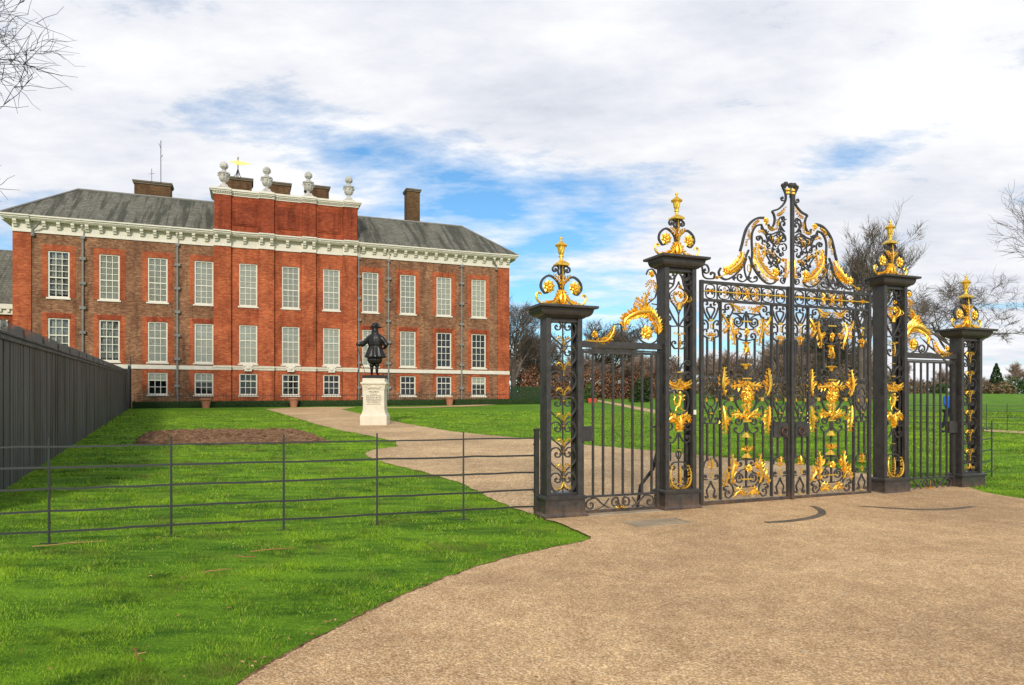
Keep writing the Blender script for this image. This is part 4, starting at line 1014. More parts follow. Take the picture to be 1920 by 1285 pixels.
gb = MB(); ys = [-8, 0, 4, 7, 10, 12, 16, 22, 30, 40, 55, 75, 100, 150, 200, 420]; xs = [-420,-150,-80,-40,-20,-8,0,8,20,40,80,150,420]
gb.v = [(x, y, gh(y)) for y in ys for x in xs]
nx = len(xs)
gb.f = [(j*nx+i, j*nx+i+1, (j+1)*nx+i+1, (j+1)*nx+i) for j in range(len(ys)-1) for i in range(nx-1)]
tag(gb.build('lawn', M['lawn']), kind='structure')
fore = Wd([(1018,975),(1050,984),(1082,998),(1106,1012),(1070,1022),(1020,1032),(960,1045),(900,1063),(850,1080),(800,1100),(750,1121),(700,1145),(660,1164),(620,1187),(580,1206),(540,1228),(505,1247),(470,1268),(430,1296)])
fore += [(-1.62,3.3),(-2.0,2.6),(-2.6,1.2),(-3.2,-1.5),(-3.4,-6),(30,-6),(30,11.5)]+Wd([(1990,943),(1920,937),(1880,931),(1848,925)])+[gp(8.2,.12), gp(6.3,.12), gp(3,.12), gp(.2,.12)]
inner = Wd([(1000,966),(965,955),(930,940),(895,922),(860,905),(790,885),(720,868),(690,858),(683,851),(700,844),(745,838),(742,829),(690,817),(640,808),(590,795),(545,781),(498,767.5),(540,765),(600,763.6),(668,764),(640,768),(690,780),(760,795),(850,810),(920,817),(1000,824),(1120,837),(1190,843),(1330,856),(1450,867),(1560,878),(1640,892),(1700,906)])
inner += [gp(6.6,-.1), gp(0,-.1)]
def inside(px, py, poly):
    c = np.zeros(len(px), bool); j = len(poly)-1
    for i in range(len(poly)):
        xi, yi = poly[i]; xj, yj = poly[j]
        m_ = ((yi > py) != (yj > py)) & (px < (xj-xi)*(py-yi)/((yj-yi) if yj != yi else 1e-9)+xi); c ^= m_; j = i
    return c
fore = catmull(fore[:18], 5)[:-1]+fore[17:]
fore_r = ragged(fore, .008, 3, 6); inner_r = ragged(inner, .02, 4, 10)
edge = MB(); P_ = [p for p in fore_r if p[1] > 3 and p[0] < 1.3][:260]
rnd = random.Random(8)
for i, p in enumerate(P_[:-1]):
    q = P_[i+1]; dx, dy = q[0]-p[0], q[1]-p[1]; L = math.hypot(dx, dy)
    if L > .5 or L < 1e-4: continue
    edge.v += [(p[0]+dy/L*.0, p[1]-dx/L*.0, .018), (q[0], q[1], .018), (q[0]-(-dy/L)*-rnd.uniform(.03,.09), q[1]-(dx/L)*-rnd.uniform(.03,.09), .012), (p[0]-(-dy/L)*-rnd.uniform(.03,.09), p[1]-(dx/L)*-rnd.uniform(.03,.09), .012)]
    k = len(edge.v)-4; edge.f.append((k, k+1, k+2, k+3))
tag(edge.build('soil_edge', M['soil']), kind='structure')
drape('gravel_forecourt', fore_r, .016, M['gravel']); drape('gravel_path', inner_r, .012, M['gravel_far'])
bed = Wd([(252,833),(268,818),(285,811),(340,808),(440,807),(536,806),(560,809),(585,816),(614,831),(500,834),(380,835)])
drape('flower_bed_soil', ragged(bed, .05, 5, 8), .02, M['soil'])
rnd = random.Random(12); cl = MB(); bx0, bx1 = min(p[0] for p in bed), max(p[0] for p in bed); by0, by1 = min(p[1] for p in bed), max(p[1] for p in bed)
cx_ = np.array([rnd.uniform(bx0, bx1) for _ in range(3600)]); cy_ = np.array([rnd.uniform(by0, by1) for _ in range(3600)]); ok = inside(cx_, cy_, bed)
for x, y in zip(cx_[ok], cy_[ok]): s = rnd.uniform(.03, .11); cl.ball((float(x), float(y), gh(y)+.02), s, 5, (1.3, 1, rnd.uniform(.5, .9)))
tag(cl.build('soil_clods', M['soil']), kind='stuff')
drape('distant_path', ragged(Wd([(1108,751),(1122,750.5),(1160,757),(1236,771),(1236,778),(1150,759)]), .02, 6, 4), .02, M['gravel_far'])
drape('distant_path', Wd([(1845,806),(1920,810),(2000,815),(2000,819),(1920,814),(1845,809.5)]), .02, M['gravel_far'])
drape('distant_path', Wd([(1010,752.5),(960,754.5),(890,759.5),(800,763),(700,765),(700,766.5),(800,765),(890,762.2),(960,757),(1010,754.5)]), .02, M['gravel_far'])
# threshold stones under the gates
for a, b in ((.36, 1.58), (2.26, 5.94), (6.64, 7.84)):
    o = MB().box(a, b, -.20, .06, -.05, .024).build('threshold', M['threshold'], bevel=.006); o.location = (GX, GZ, 0); o.rotation_euler = (0,0,TH); tag(o, kind='structure')
# curved iron runner tracks let into the gravel, and brick-filled manhole frames
def track(pts, w, label):
    P_ = catmull(Wd(pts), 8); mb = MB(); m = len(P_)
    for i, p in enumerate(P_):
        a = P_[max(0, i-1)]; b = P_[min(m-1, i+1)]; dx, dy = b[0]-a[0], b[1]-a[1]; L = math.hypot(dx, dy)
        nx_, ny_ = -dy/L*w/2, dx/L*w/2
        mb.v += [(p[0]+nx_, p[1]+ny_, .0), (p[0]-nx_, p[1]-ny_, .0), (p[0]-nx_, p[1]-ny_, .026), (p[0]+nx_, p[1]+ny_, .026)]
    for i in range(m-1):
        for j in range(4): a0 = 4*i+j; a1 = 4*i+(j+1) % 4; mb.f.append((a0, a1, a1+4, a0+4))
    o = mb.build('runner_track', M['coping']); fix_normals(o); tag(o, label, 'gate track')
track([(1478,940),(1512,948),(1536,957),(1541,966),(1520,974),(1480,980),(1438,983)], .10, 'short curved iron runner track sweeping toward the camera from the gate middle')
track([(1495,941),(1560,947),(1640,953),(1720,958),(1780,957),(1826,952)], .10, 'long curved iron runner track sweeping right from the gate middle')
def manhole(px, py, w, d, label):
    x, y = ground_at(px, py); o = empty('manhole_cover', (x, y, .016), TH, label, 'manhole cover')
    f = MB(); f.box(-w, w, -d, -d+.015, 0, .010).box(-w, w, d-.015, d, 0, .010).box(-w, -w+.015, -d+.015, d-.015, 0, .010).box(w-.015, w, -d+.015, d-.015, 0, .010)
    f.build('frame', M['threshold'], o)
    p = MB(); n, m_ = 8, 6; rx = (2*w-.08)/n; ry = (2*d-.08)/m_
    for i in range(n):
        for j in range(m_):
            x0 = -w+.04+i*rx; y0 = -d+.04+j*ry
            if abs(x0+rx/2) < .03: continue
            p.box(x0+.006, x0+rx-.006, y0+.006, y0+ry-.006, .0, .009)
    p.build('paving_setts', M['threshold'], o)
manhole(1232, 983, .42, .22, 'rectangular brick-filled cover in the gravel before the left tall pier'); manhole(1838, 935, .62, .28, 'rectangular brick-filled cover in the gravel before the right low pier')

# grass: blades over the near lawn
def blades():
    rg = np.random.default_rng(5); N = 1300000
    Y = 3.2*np.exp(rg.random(N)*math.log(48/3.2)); X = (rg.random(N)*2-1)*(Y*.80+.4)
    keep = ~inside(X, Y, fore_r) & ~inside(X, Y, inner_r) & ~inside(X, Y, ragged(bed, .0))
    u = (X-GX)*CT+(Y-GZ)*ST; v = -(X-GX)*ST+(Y-GZ)*CT
    keep &= ~((X < -7.5) & (X < -8.87-(Y-11.8)*.51-.05) & (Y > 9))
    X, Y = X[keep], Y[keep]
    dens = rg.random(len(X)) < np.clip(.75+.6*np.sin(X*1.7+Y)*np.sin(Y*2.1-X*.6), .35, 1); X, Y = X[dens], Y[dens]
    n = len(X); sc = np.clip(Y/6.5, .8, 7)
    cl = .62+.55*np.clip(np.sin(X*5.1+1.3*np.sin(Y*3.3))*np.sin(Y*4.7+X*1.9)+.35*np.sin(X*13+Y*9), -.6, 1); h = rg.uniform(.016, .042, n)*sc**.45*cl; w = rg.uniform(.0016, .0032, n)*sc; a = rg.random(n)*2*np.pi; ln = rg.uniform(.2, 1.3, n)*h; la = rg.random(n)*2*np.pi
    Z = np.where(Y < 10, 0, .0255*(Y-10))
    V = np.zeros((n, 3, 3)); V[:,0,0] = X-np.cos(a)*w; V[:,0,1] = Y-np.sin(a)*w; V[:,1,0] = X+np.cos(a)*w; V[:,1,1] = Y+np.sin(a)*w
    V[:,2,0] = X+np.cos(la)*ln; V[:,2,1] = Y+np.sin(la)*ln; V[:,0,2] = Z-.003; V[:,1,2] = Z-.003; V[:,2,2] = Z+h
    me = bpy.data.meshes.new('grass'); me.vertices.add(3*n); me.loops.add(3*n); me.polygons.add(n)
    me.vertices.foreach_set('co', V.astype(np.float32).ravel()); me.loops.foreach_set('vertex_index', np.arange(3*n, dtype=np.int32))
    me.polygons.foreach_set('loop_start', np.arange(n, dtype=np.int32)*3); me.update(calc_edges=True)
    me.materials.append(M['blade']); o = bpy.data.objects.new('grass', me); COL.objects.link(o); tag(o, kind='stuff'); print('blades', n)
blades()
fl = MB(); rnd = random.Random(11)
for _ in range(230):
    y = rnd.uniform(3.4, 12); x = rnd.uniform(-.75, .1)*y
    if _ % 3 == 0: i = rnd.randrange(20, 85); x, y = fore[i][0]-abs(rnd.gauss(0,.09)), fore[i][1]+abs(rnd.gauss(0,.09))
    s = rnd.uniform(.008, .022); a = rnd.random()*6.28; c, s_ = math.cos(a)*s, math.sin(a)*s; z = gh(y)+.03
    fl.add([(x-c,y-s_,z),(x+s_*.5,y-c*.5,z+s*.5),(x+c,y+s_,z+.004),(x-s_*.5,y+c*.5,z+s*.3)], [(0,1,2),(0,2,3)])
tag(fl.build('fallen_leaves', M['dead_leaf']), kind='stuff')

pb = MB(); rnd = random.Random(14)
for _ in range(2600):
    y = 3.5*math.exp(rnd.random()*1.0); x = rnd.uniform(-.5, .8)*y
    if not inside(np.array([x]), np.array([y]), fore_r)[0]: continue
    s = rnd.uniform(.0035, .0085)*(2.2 if rnd.random() < .02 else 1); k = len(pb.v)
    c = [(x+s*math.cos(a)*rnd.uniform(.7,1.2), y+s*math.sin(a)*rnd.uniform(.7,1.2), .014) for a in (0, 1.26, 2.5, 3.8, 5.0)]+[(x+rnd.uniform(-.3,.3)*s, y, .016+s*.8)]
    pb.add(c, [(0,1,5),(1,2,5),(2,3,5),(3,4,5),(4,0,5)])
tag(pb.build('loose_gravel', M['threshold']), kind='stuff')
tw = MB()
for (px, py, L, a) in ((380, 1080, .25, .3), (470, 1040, .45, .2), (60, 1030, .7, .1), (250, 1225, .3, -.6), (480, 1050, .25, 2.9)):
    x, y = ground_at(px, py); pts = [(x, y, .03)]
    for k in range(4): a += rnd.uniform(-.35,.35); pts.append((pts[-1][0]+L/4*math.cos(a), pts[-1][1]+L/4*math.sin(a), .032+rnd.uniform(0,.012)))
    tw.tube(pts, [.006,.0055,.005,.004,.003], 5); tw.tube([pts[2], (pts[2][0]+L/5*math.cos(a+.8), pts[2][1]+L/5*math.sin(a+.8), .05)], [.004,.002], 4)
tag(tw.build('fallen_twigs', M['dead_leaf']), kind='stuff')
# ------------------------------------------------------------------ thin iron rail fences
def rail_fence(p0, p1, posts, hgt, rails, label, ext=(0,0)):
    o = empty('rail_fence', (p0[0], p0[1], 0), 0, label, 'fence')
    dx, dy = p1[0]-p0[0], p1[1]-p0[1]
    for t in posts:
        x, y = dx*t, dy*t; z = gh(p0[1]+y); j = random.uniform(-.008, .008)
        MB().rect_lathe([(.012,.006,z-.1),(.012,.006,z+hgt*.55)], x, y).rect_lathe([(.012,.006,z+hgt*.55),(.010,.006,z+hgt)], x, y).build('post', M['iron_thin'], o)
        MB().box(x-.10, x+.10, y-.004, y+.004, z-.02, z+.012).build('post_foot', M['iron_thin'], o)
    for r in rails:
        P_ = []
        for k in range(31):
            t = ext[0]+(1+ext[1]-ext[0])*k/30; P_.append((dx*t, dy*t, gh(p0[1]+dy*t)+r+random.uniform(-.006,.006)))
        mb = MB(); hh, tt = (.009, .009) if r == max(rails) else (.012, .005)
        for k, p in enumerate(P_): mb.v += [(p[0],p[1]-tt,p[2]-hh),(p[0],p[1]+tt,p[2]-hh),(p[0],p[1]+tt,p[2]+hh),(p[0],p[1]-tt,p[2]+hh)]
        for k in range(30):
            for j in range(4): a0 = 4*k+j; a1 = 4*k+(j+1) % 4; mb.f.append((a0,a0+4,a1+4,a1))
        ro = mb.build('rail', M['iron_thin'], o); fix_normals(ro)
    return o
fa = ground_at(92, 1020); fb = (.325, 9.62)
def tpx(px):                                             # where along the fence line a post seen at px stands
    k = (px-960)/FPX; dx, dy = fb[0]-fa[0], fb[1]-fa[1]; return (k*fa[1]-fa[0])/(dx-k*dy)
rail_fence(fa, fb, [tpx(92)-.27, tpx(92), tpx(321), tpx(532), tpx(707), tpx(869)], 1.20, [1.10, .86, .62, .37, .14], 'thin five-rail iron fence across the near lawn, ending at the left low pier', (-.5, 0))
ep = empty('fence_end_post', (fb[0]+.02, fb[1]-.015, 0), TH, 'square iron end post of the near rail fence, bolted beside the left low pier', 'post')
MB().box(-.03, .03, -.03, .03, -.05, 1.21).box(-.036, .036, -.036, .036, 1.21, 1.235).build('shaft', M['iron'], ep)
for z in (.10, .34, 1.0): MB().box(-.05, -.031, -.012, .012, z, z+.02).build('bolt', M['knob'], ep)
a = ground_at(1700, 806); b = ground_at(2050, 812)
rail_fence(a, b, [i/9 for i in range(0, 10)], 1.1, [1.02, .8, .56, .3], 'far thin rail fence across the right lawn behind the walker in blue')
q = gp(8.47, .05); rail_fence(q, (9.6, 13.66), [.05, 1.0], 1.15, [1.02, .8, .58, .36, .15], 'short thin rail fence running back from the right low pier')

# ------------------------------------------------------------------ dark boarded fence on the left
FA = (-8.87+.51*2.6, 11.8-2.6); FB = (-31.0, 55.4)
L_ = math.dist(FA, FB); fang = math.atan2(FB[1]-FA[1], FB[0]-FA[0])
bf = empty('board_fence', (*FA, 0), fang, 'tall black timber hoarding with a spiked top running back to the palace', 'fence')
fz = lambda t: gh(FA[1]+math.sin(fang)*t)
H_ = 2.66
bd = MB(); t = 0; rnd = random.Random(3)
while t < L_-4.4:
    w = .145; z = fz(t); o_ = rnd.uniform(-.008, .008); bd.box(t+.004, t+w-.004, -.012+o_, .014+o_, z-.1, z+H_); t += w
for k in range(30):                                       # the raised end bay
    z = fz(t); rise = min(1, k/17)*.72 if k < 18 else .72*(1-(k-18)/20); bd.box(t+.004, t+.141, -.012, .014, z-.1, z+H_+rise); bd.box(t+.0, t+.145, -.05, .05, z+H_+rise+.002, z+H_+rise+.06); t += .145
bd.v = [(x, -y, z) for x, y, z in bd.v]
bo = bd.build('boards', M['planks'], bf); fix_normals(bo)
def sloped(t0, t1, y0, y1, za, zb, mb):
    a0, a1 = fz(t0), fz(t1); mb.add([(t0,y0,a0+za),(t1,y0,a1+za),(t1,y1,a1+za),(t0,y1,a0+za),(t0,y0,a0+zb),(t1,y0,a1+zb),(t1,y1,a1+zb),(t0,y1,a0+zb)], [(0,3,2,1),(4,5,6,7),(0,1,5,4),(1,2,6,5),(2,3,7,6),(3,0,4,7)])
cp = MB(); k0 = (10-FA[1])/math.sin(fang)
for t0, t1 in ((0, k0), (k0, L_-4.4)): sloped(t0, t1, -.05, .05, H_, H_+.05, cp); sloped(t0, t1, -.035, .035, H_+.11, H_+.14, cp)
o = cp.build('capping_rail', M['planks'], bf); fix_normals(o)
t = .2; m_ = 0
while t < L_-4.4:
    if m_ % 16 == 0:
        p = MB().lathe([(.05,fz(t)-.1),(.05,fz(t)+H_+.20),(.09,fz(t)+H_+.22),(.10,fz(t)+H_+.30),(.05,fz(t)+H_+.37),(.01,fz(t)+H_+.38)], t, .09, 8); p.build('knobbed_post', M['iron'], bf)
    t += .155; m_ += 1
sp = MB(); t = .05
while t < min(L_-4.4, 40): z = fz(t)+H_+.05; sp.tube([(t,0,z),(t,0,z+.30)], [.011,.006], 3); t += .10
sp.build('spikes', M['iron'], bf)
q_ = bf.matrix_basis
MB().tube([(0,0,0),(0,0,4.3)], [.06,.035], 8).build('flag_pole', M['iron']); po = bpy.data.objects['flag_pole']
px_, py_ = ground_at(245, 765.5); po.location = (px_, py_, gh(py_)-.1); po.name = 'thin_pole'; tag(po, 'thin black pole standing at the far end of the black boarded fence', 'pole')
# a scrap of green sheet by the hedge
x, y = ground_at(278, 763); MB().lathe([(.62,-.02),(.5,.12),(.3,.24),(.08,.34)], 0, 0, 7).build('green_sheet', M['teal']); o = bpy.data.objects['green_sheet']; o.location = (x, y, gh(y)); o.scale = (.9,.5,.9); tag(o, 'small heap of green sheeting on the lawn by the black fence', 'tarpaulin')

# ------------------------------------------------------------------ trees
def bare_tree(seed, height, spread=.75, levels=5, r0=None, sides=5, twig=.006, first=.25, lean=(0,0), kids=(3,4), zmin=-9, up=.05, sway=1.):
    rnd = random.Random(seed); trunk = MB(); crown = MB()
    r0 = r0 or height*.028
    def grow(p, d, L, r, lev):
        n = 4 if lev < 2 else 3; pts = [p]; rr = [r]
        for k in range(n):
            d = (d+Vector((rnd.gauss(0,1), rnd.gauss(0,1), rnd.gauss(0,.6)))*(.10+.05*lev)*sway+Vector((0,0,up))).normalized()
            pts.append(pts[-1]+d*L/n); rr.append(r*(1-.5*(k+1)/n))
        (trunk if lev == 0 else crown).tube(pts, rr, max(3, sides-lev), False)
        if lev >= levels: return
        nk = rnd.randint(*kids)+(2 if lev == 0 else 0)+(2 if lev >= levels-2 else 0)
        for j in range(nk):
            t = rnd.uniform(.35 if lev else .45, 1.0); i = min(n-1, int(t*n)); q = pts[i].lerp(pts[i+1], t*n-i)
            if q.z < zmin:
                if lev == 0: q = pts[-1]; i = n-1
                else: continue
            ax = Vector((rnd.gauss(0,1), rnd.gauss(0,1), rnd.gauss(0,.4))); ax = (ax-d*ax.dot(d)).normalized()
            nd = (d*math.cos(spread)+ax*math.sin(spread)+Vector((0,0,.12))).normalized() if j else (d+ax*.25).normalized()
            grow(q, nd, L*rnd.uniform(.58,.80), max(twig, rr[i]*rnd.uniform(.5,.7)), lev+1)
    grow(Vector((0,0,-.2)), Vector((lean[0],lean[1],1)).normalized(), height*.36, r0, 0)
    return trunk, crown
def plant_tree(name, seed, x, y, h, label, group=None, mt='bark', me=None, rz=0, cat='tree', **kw):
    o = empty(name, (x, y, gh(y)), rz, label, cat, group)
    if me is None:
        t_, c_ = bare_tree(seed, h, **kw); me = (t_.mesh('trunk'), c_.mesh('crown'))
        for q in me: q.materials.append(M[mt])
    for nm, q in zip(('trunk', 'crown'), me):
        c = bpy.data.objects.new(nm, q); COL.objects.link(c); c.parent = o
    return o, me
def pos(px, Y): return ((px-960)/FPX*Y, Y)
plant_tree('bare_tree', 21, *pos(1612, 50), 16.0, 'large spreading leafless tree right behind the right leaf of the main gate', levels=6, twig=.011, spread=.62, sides=6, r0=.36, lean=(.08,0), kids=(2,4), up=.13, sway=.6)
plant_tree('bare_tree', 22, *pos(1790, 66), 17, 'leafless tree with drooping twigs above the right side gate', levels=6, twig=.014, spread=.80, sides=5, r0=.30, kids=(2,4), up=.0, sway=.7)
plant_tree('bare_tree', 23, *pos(1520, 58), 10, 'dark leafless tree behind the middle of the main gate', levels=6, twig=.018, spread=.7, sides=5, r0=.34, kids=(3,4))
plant_tree('bare_tree', 24, *pos(1108, 92), 15, 'slender leafless tree seen between the left low pier and the left tall pier', levels=5, twig=.022, spread=.6, sides=5, kids=(4,5))
plant_tree('bare_tree', 29, *pos(1020, 98), 13.5, 'leafless tree just right of the palace, partly behind the left low pier', levels=5, twig=.022, spread=.65, sides=5, kids=(4,5))
plant_tree('bare_tree', 28, *pos(962, 84), 15.5, 'thin leafless tree against the right corner of the palace', levels=5, twig=.018, spread=.55, sides=5, kids=(3,5))
# the two trees whose trunks stand outside the frame
plant_tree('bare_tree', 31, -29.0, 22.5, 25, 'near leafless tree whose twigs reach in at the upper left corner', mt='bark_dark', levels=6, twig=.013, spread=.8, sides=5, r0=.4, kids=(3,4), zmin=8.6, up=.03)
plant_tree('bare_tree', 36, 30.4, 33.0, 15, 'leafless tree whose twigs reach in at the right edge of the sky', levels=5, twig=.009, spread=.7, sides=5, r0=.3, kids=(3,4), zmin=7.2)
# belt of woodland trees: individual leafless trees from four models
models = [bare_tree(s, 11, levels=4, twig=.035, spread=.6, sides=4, kids=(4,6)) for s in (51,52,53,54)]
meshes = []
for t_, c_ in models:
    q = (t_.mesh('trunk'), c_.mesh('crown'))
    for m_ in q: m_.materials.append(M['bark_far'])
    meshes.append(q)
rnd = random.Random(9)
NB = 64
for k in range(NB):
    px = 965+k*(1990-965)/NB+rnd.uniform(-6,6); Y = rnd.uniform(158, 200) if px > 1280 else rnd.uniform(100, 135)
    x, y = pos(px, Y); q = meshes[rnd.randrange(4)]
    o, _ = plant_tree('bare_tree', 0, x, y, 11, 'small leafless tree in the brown woodland belt along the skyline', 'leafless trees of the skyline belt', me=q, rz=rnd.uniform(0,6.28))
    s = rnd.uniform(.65, 1.05)*(.95 if px < 1300 else 1.0 if px < 1700 else .78); o.scale = (s, s, s)
# scrub, hedges and evergreens in front of the belt
def shrub(name, px, Y, w, h, mt, label, cat='shrub', n=900, size=.16, dep=None, group=None, tall=False):
    x, y = pos(px, Y); o = empty(name, (x, y, gh(y)), 0, label, cat, group); rnd = random.Random(int(px)); dep = dep or w*.5
    if tall:
        def fn():
            t = rnd.random()**1.3; a = rnd.random()*6.28; r = w*(1-t)**.8*rnd.uniform(.75, 1.05); return (r*math.cos(a), r*math.sin(a), .1+t*h)
    else:
        lob = [(rnd.uniform(-.7,.7)*w, rnd.uniform(-.5,.5)*dep, rnd.uniform(.30,.55)*h, rnd.uniform(.35,.55)) for _ in range(max(4, int(w*1.5)))]
        def fn():
            if rnd.random() < .35: return (rnd.uniform(-.95,.95)*w, rnd.uniform(-.5,.5)*dep, rnd.uniform(.0,.45)*h)
            l = rnd.choice(lob); a = Vector((rnd.gauss(0,1), rnd.gauss(0,1), rnd.gauss(0,1))).normalized()*rnd.uniform(.75,1.05)
            return (l[0]+a.x*min(w*.4, h*.9)*1.1, l[1]+a.y*dep*l[3], max(.02, l[2]+a.z*h*l[3]))
    leaf_cloud(n, fn, size, 1.2, rnd).build('foliage', M[mt], o)
    MB().tube([(0,0,-.2),(0,0,h*.6)], [.06*h/2,.02*h/2], 6).build('stem', M['bark'], o); return o
for k in range(9):
    shrub('beech_hedge', 985+k*30, 88+k*.8, 2.2, 4.4+.5*math.sin(k*2.1), 'leaf_rust', 'clump of rust brown beech growing beyond the lawn left of the main gate', 'hedge', 2600, .15, 1.6, 'rust brown beech clumps beyond the left lawn')
for k, (px, Y, h) in enumerate(((1345,96,7.5),(1385,88,8.5),(1425,92,10),(1462,84,9),(1505,90,10.5),(1548,86,9.5),(1590,92,9),(1635,96,8))):
    x, y = pos(px, Y); q = meshes[k % 4]
    o, _ = plant_tree('bare_tree', 0, x, y, 11, 'brown twiggy leafless tree of the thicket behind the main gate', 'twiggy trees of the thicket behind the main gate', me=q, rz=k*1.3); s = h/11; o.scale = (s*1.1, s*1.1, s)
    shrub('scrub_bush', px+14, Y-3, 3.2, h*.42, 'leaf_brown', 'brown winter scrub in the thicket behind the main gate', 'bush', 1300, .13, 2.2, 'brown scrub of the thicket behind the main gate')
rnd = random.Random(77)
for k in range(22):
    px = 1270+k*30+rnd.uniform(-8,8); g_ = k % 4 == 1
    shrub('scrub_bush', px, 150+rnd.uniform(-3,6), 4.2, rnd.uniform(3.2,6.0) if px < 1680 else rnd.uniform(2.2,3.8), 'leaf_green' if g_ and px > 1600 else 'leaf_brown', 'rounded green bush at the foot of the distant trees' if g_ and px > 1600 else 'brown winter scrub bush at the foot of the distant trees', 'bush', 850, .28, 3, 'green bushes before the distant trees' if g_ and px > 1600 else 'brown scrub before the distant trees')
shrub('yew_topiary', 1199, 74, 1.15, 3.0, 'leaf_hedge', 'dark clipped yew standing behind the left side gate', 'topiary', 2200, .12, 1.1)
shrub('conifer', 1868, 150, 1.9, 6.5, 'leaf_hedge', 'narrow dark conifer on the skyline right of the gates', 'tree', 1500, .25, tall=True)
shrub('conifer', 1797, 138, 1.5, 6.0, 'leaf_hedge', 'narrow dark conifer seen through the right side gate', 'tree', 1300, .22, tall=True)
shrub('pampas_grass', 1808, 132, 1.3, 3.6, 'leaf_brown', 'pale tuft of dry grass before the conifer behind the right side gate', 'plant', 500, .2)
shrub('round_bush', 1108, 72, .75, 2.3, 'leaf_green', 'small round green bush on a stem behind the left side gate', 'bush', 600, .10, .7)
x, y = pos(1110, 71.5); o = MB().rect_lathe([(.40,.3,0),(.44,.33,.42),(.44,.33,.48)]).build('red_planter', M['red']); o.location = (x, y, gh(y)); tag(o, 'red planter box below the small round bush behind the left side gate', 'planter')
shrub('evergreen_shrub', 4, 44, 1.3, 7.2, 'leaf_green', 'yellow green shrub rising over the black fence at the left edge', 'shrub', 1600, .13, 1.0)
# dark green palings right of the palace
a = pos(948, 78); b = pos(1006, 82)
pf = empty('green_paling_fence', (a[0], a[1], 0), math.atan2(b[1]-a[1], b[0]-a[0]), 'dark green paling fence joining the right corner of the palace', 'fence')
p = MB(); L2 = math.dist(a, b)+2; k = 0
while k*.30 < L2: z = gh(a[1]); p.box(k*.30, k*.30+.16, -.03, .03, z-.2, z+1.75+.06*(k % 2)); k += 1
p.box(0, L2, .031, .09, z+.4, z+.5).box(0, L2, .031, .09, z+1.3, z+1.4); p.build('palings', M['green_paint'], pf)

# ------------------------------------------------------------------ figures: one skinned body each
def skin_mesh(nodes, edges, root=0, sub=2):
    me = bpy.data.meshes.new('s'); me.from_pydata([n[0] for n in nodes], edges, []); o = bpy.data.objects.new('s', me); COL.objects.link(o)
    m_ = o.modifiers.new('k', 'SKIN'); sv = me.skin_vertices[0].data
    for i, n in enumerate(nodes): r = n[1]; sv[i].radius = r if isinstance(r, tuple) else (r, r); sv[i].use_root = i == root
    s = o.modifiers.new('b', 'SUBSURF'); s.levels = sub
    dg = bpy.context.evaluated_depsgraph_get(); dg.update(); r = bpy.data.meshes.new_from_object(o.evaluated_get(dg)); bpy.data.objects.remove(o); return r
def to_mb(me): return [tuple(v.co) for v in me.vertices], [tuple(p.vertices) for p in me.polygons]
def fuse(name, mbs, voxel, mt, parent=None):
    A = MB()
    for v, f in mbs: A.add(v, f)
    o = A.build(name, mt, parent); fix_normals(o)
    r = o.modifiers.new('r', 'REMESH'); r.mode = 'VOXEL'; r.voxel_size = voxel; s = o.modifiers.new('s', 'SMOOTH'); s.iterations = 2; s.factor = .5
    dg = bpy.context.evaluated_depsgraph_get(); dg.update(); me = bpy.data.meshes.new_from_object(o.evaluated_get(dg)); o.modifiers.clear(); o.data = me
    me.polygons.foreach_set('use_smooth', [True]*len(me.polygons)); return o
SX, SY = pos(703.5, 32); SZ = gh(SY)
pd = empty('statue_pedestal', (SX, SY, SZ), R(3), 'cream carved stone pedestal with a dark inscription, under the bronze statue', 'pedestal')
pd.scale = (.95, .95, 1)
MB().rect_lathe([(.64,.64,-.2),(.64,.64,.40),(.61,.61,.46),(.56,.56,.55),(.535,.535,.66)]).build('base', M['pedestal_stone'], pd, bevel=.01)
MB().rect_lathe([(.53,.53,.661),(.515,.515,.72),(.505,.505,1.62)]).build('shaft', M['pedestal_stone'], pd)
MB().rect_lathe([(.52,.52,1.621),(.535,.535,1.70),(.56,.56,1.82),(.58,.58,1.86),(.63,.63,1.90),(.63,.63,1.955),(.555,.555,1.99),(.53,.53,2.02),(.53,.53,2.16)]).build('capital', M['pedestal_stone'], pd, bevel=.006)
cv = MB().ball((0,-.56,1.76), .10, 10, (1.2,.5,.7)); cv.tube([(-.36,-.555,1.82),(-.24,-.57,1.70),(-.1,-.57,1.76)], .03, 6); cv.tube([(.36,-.555,1.82),(.24,-.57,1.70),(.1,-.57,1.76)], .03, 6); cv.ball((-.40,-.55,1.80), .06, 8, (1,.5,1)); cv.ball((.40,-.55,1.80), .06, 8, (1,.5,1))
cv.build('carved_garland', M['pedestal_stone'], pd)
for k, (s, sz) in enumerate((('WILLIAM III', .085), ('OF ORANGE', .05), ('KING OF GREAT BRITAIN', .056), ('AND IRELAND 1689-1702', .056), ('PRESENTED BY WILLIAM II', .056), ('GERMAN EMPEROR AND', .056), ('KING OF PRUSSIA TO', .056), ('KING EDWARD VII FOR', .056), ('THE BRITISH NATION', .056), ('1907', .056))):
    cu = bpy.data.curves.new('inscription', 'FONT'); cu.body = s; cu.size = sz*1.15; cu.align_x = 'CENTER'; cu.extrude = .002; cu.offset = .0012
    o = bpy.data.objects.new('inscription', cu); COL.objects.link(o); dg = bpy.context.evaluated_depsgraph_get(); dg.update()
    me = bpy.data.meshes.new_from_object(o.evaluated_get(dg)); bpy.data.objects.remove(o); me.materials.clear(); me.materials.append(M['rope_letter'])
    o = bpy.data.objects.new('inscription', me); COL.objects.link(o); o.parent = pd; o.location = (0, -.511, 1.50-.078*k-(.02 if k else 0)); o.rotation_euler = (R(90), 0, 0)
st = empty('bronze_statue', (SX, SY, SZ+2.16), 0, 'dark bronze figure in wide hat and long coat holding a cane, seen from behind', 'statue')
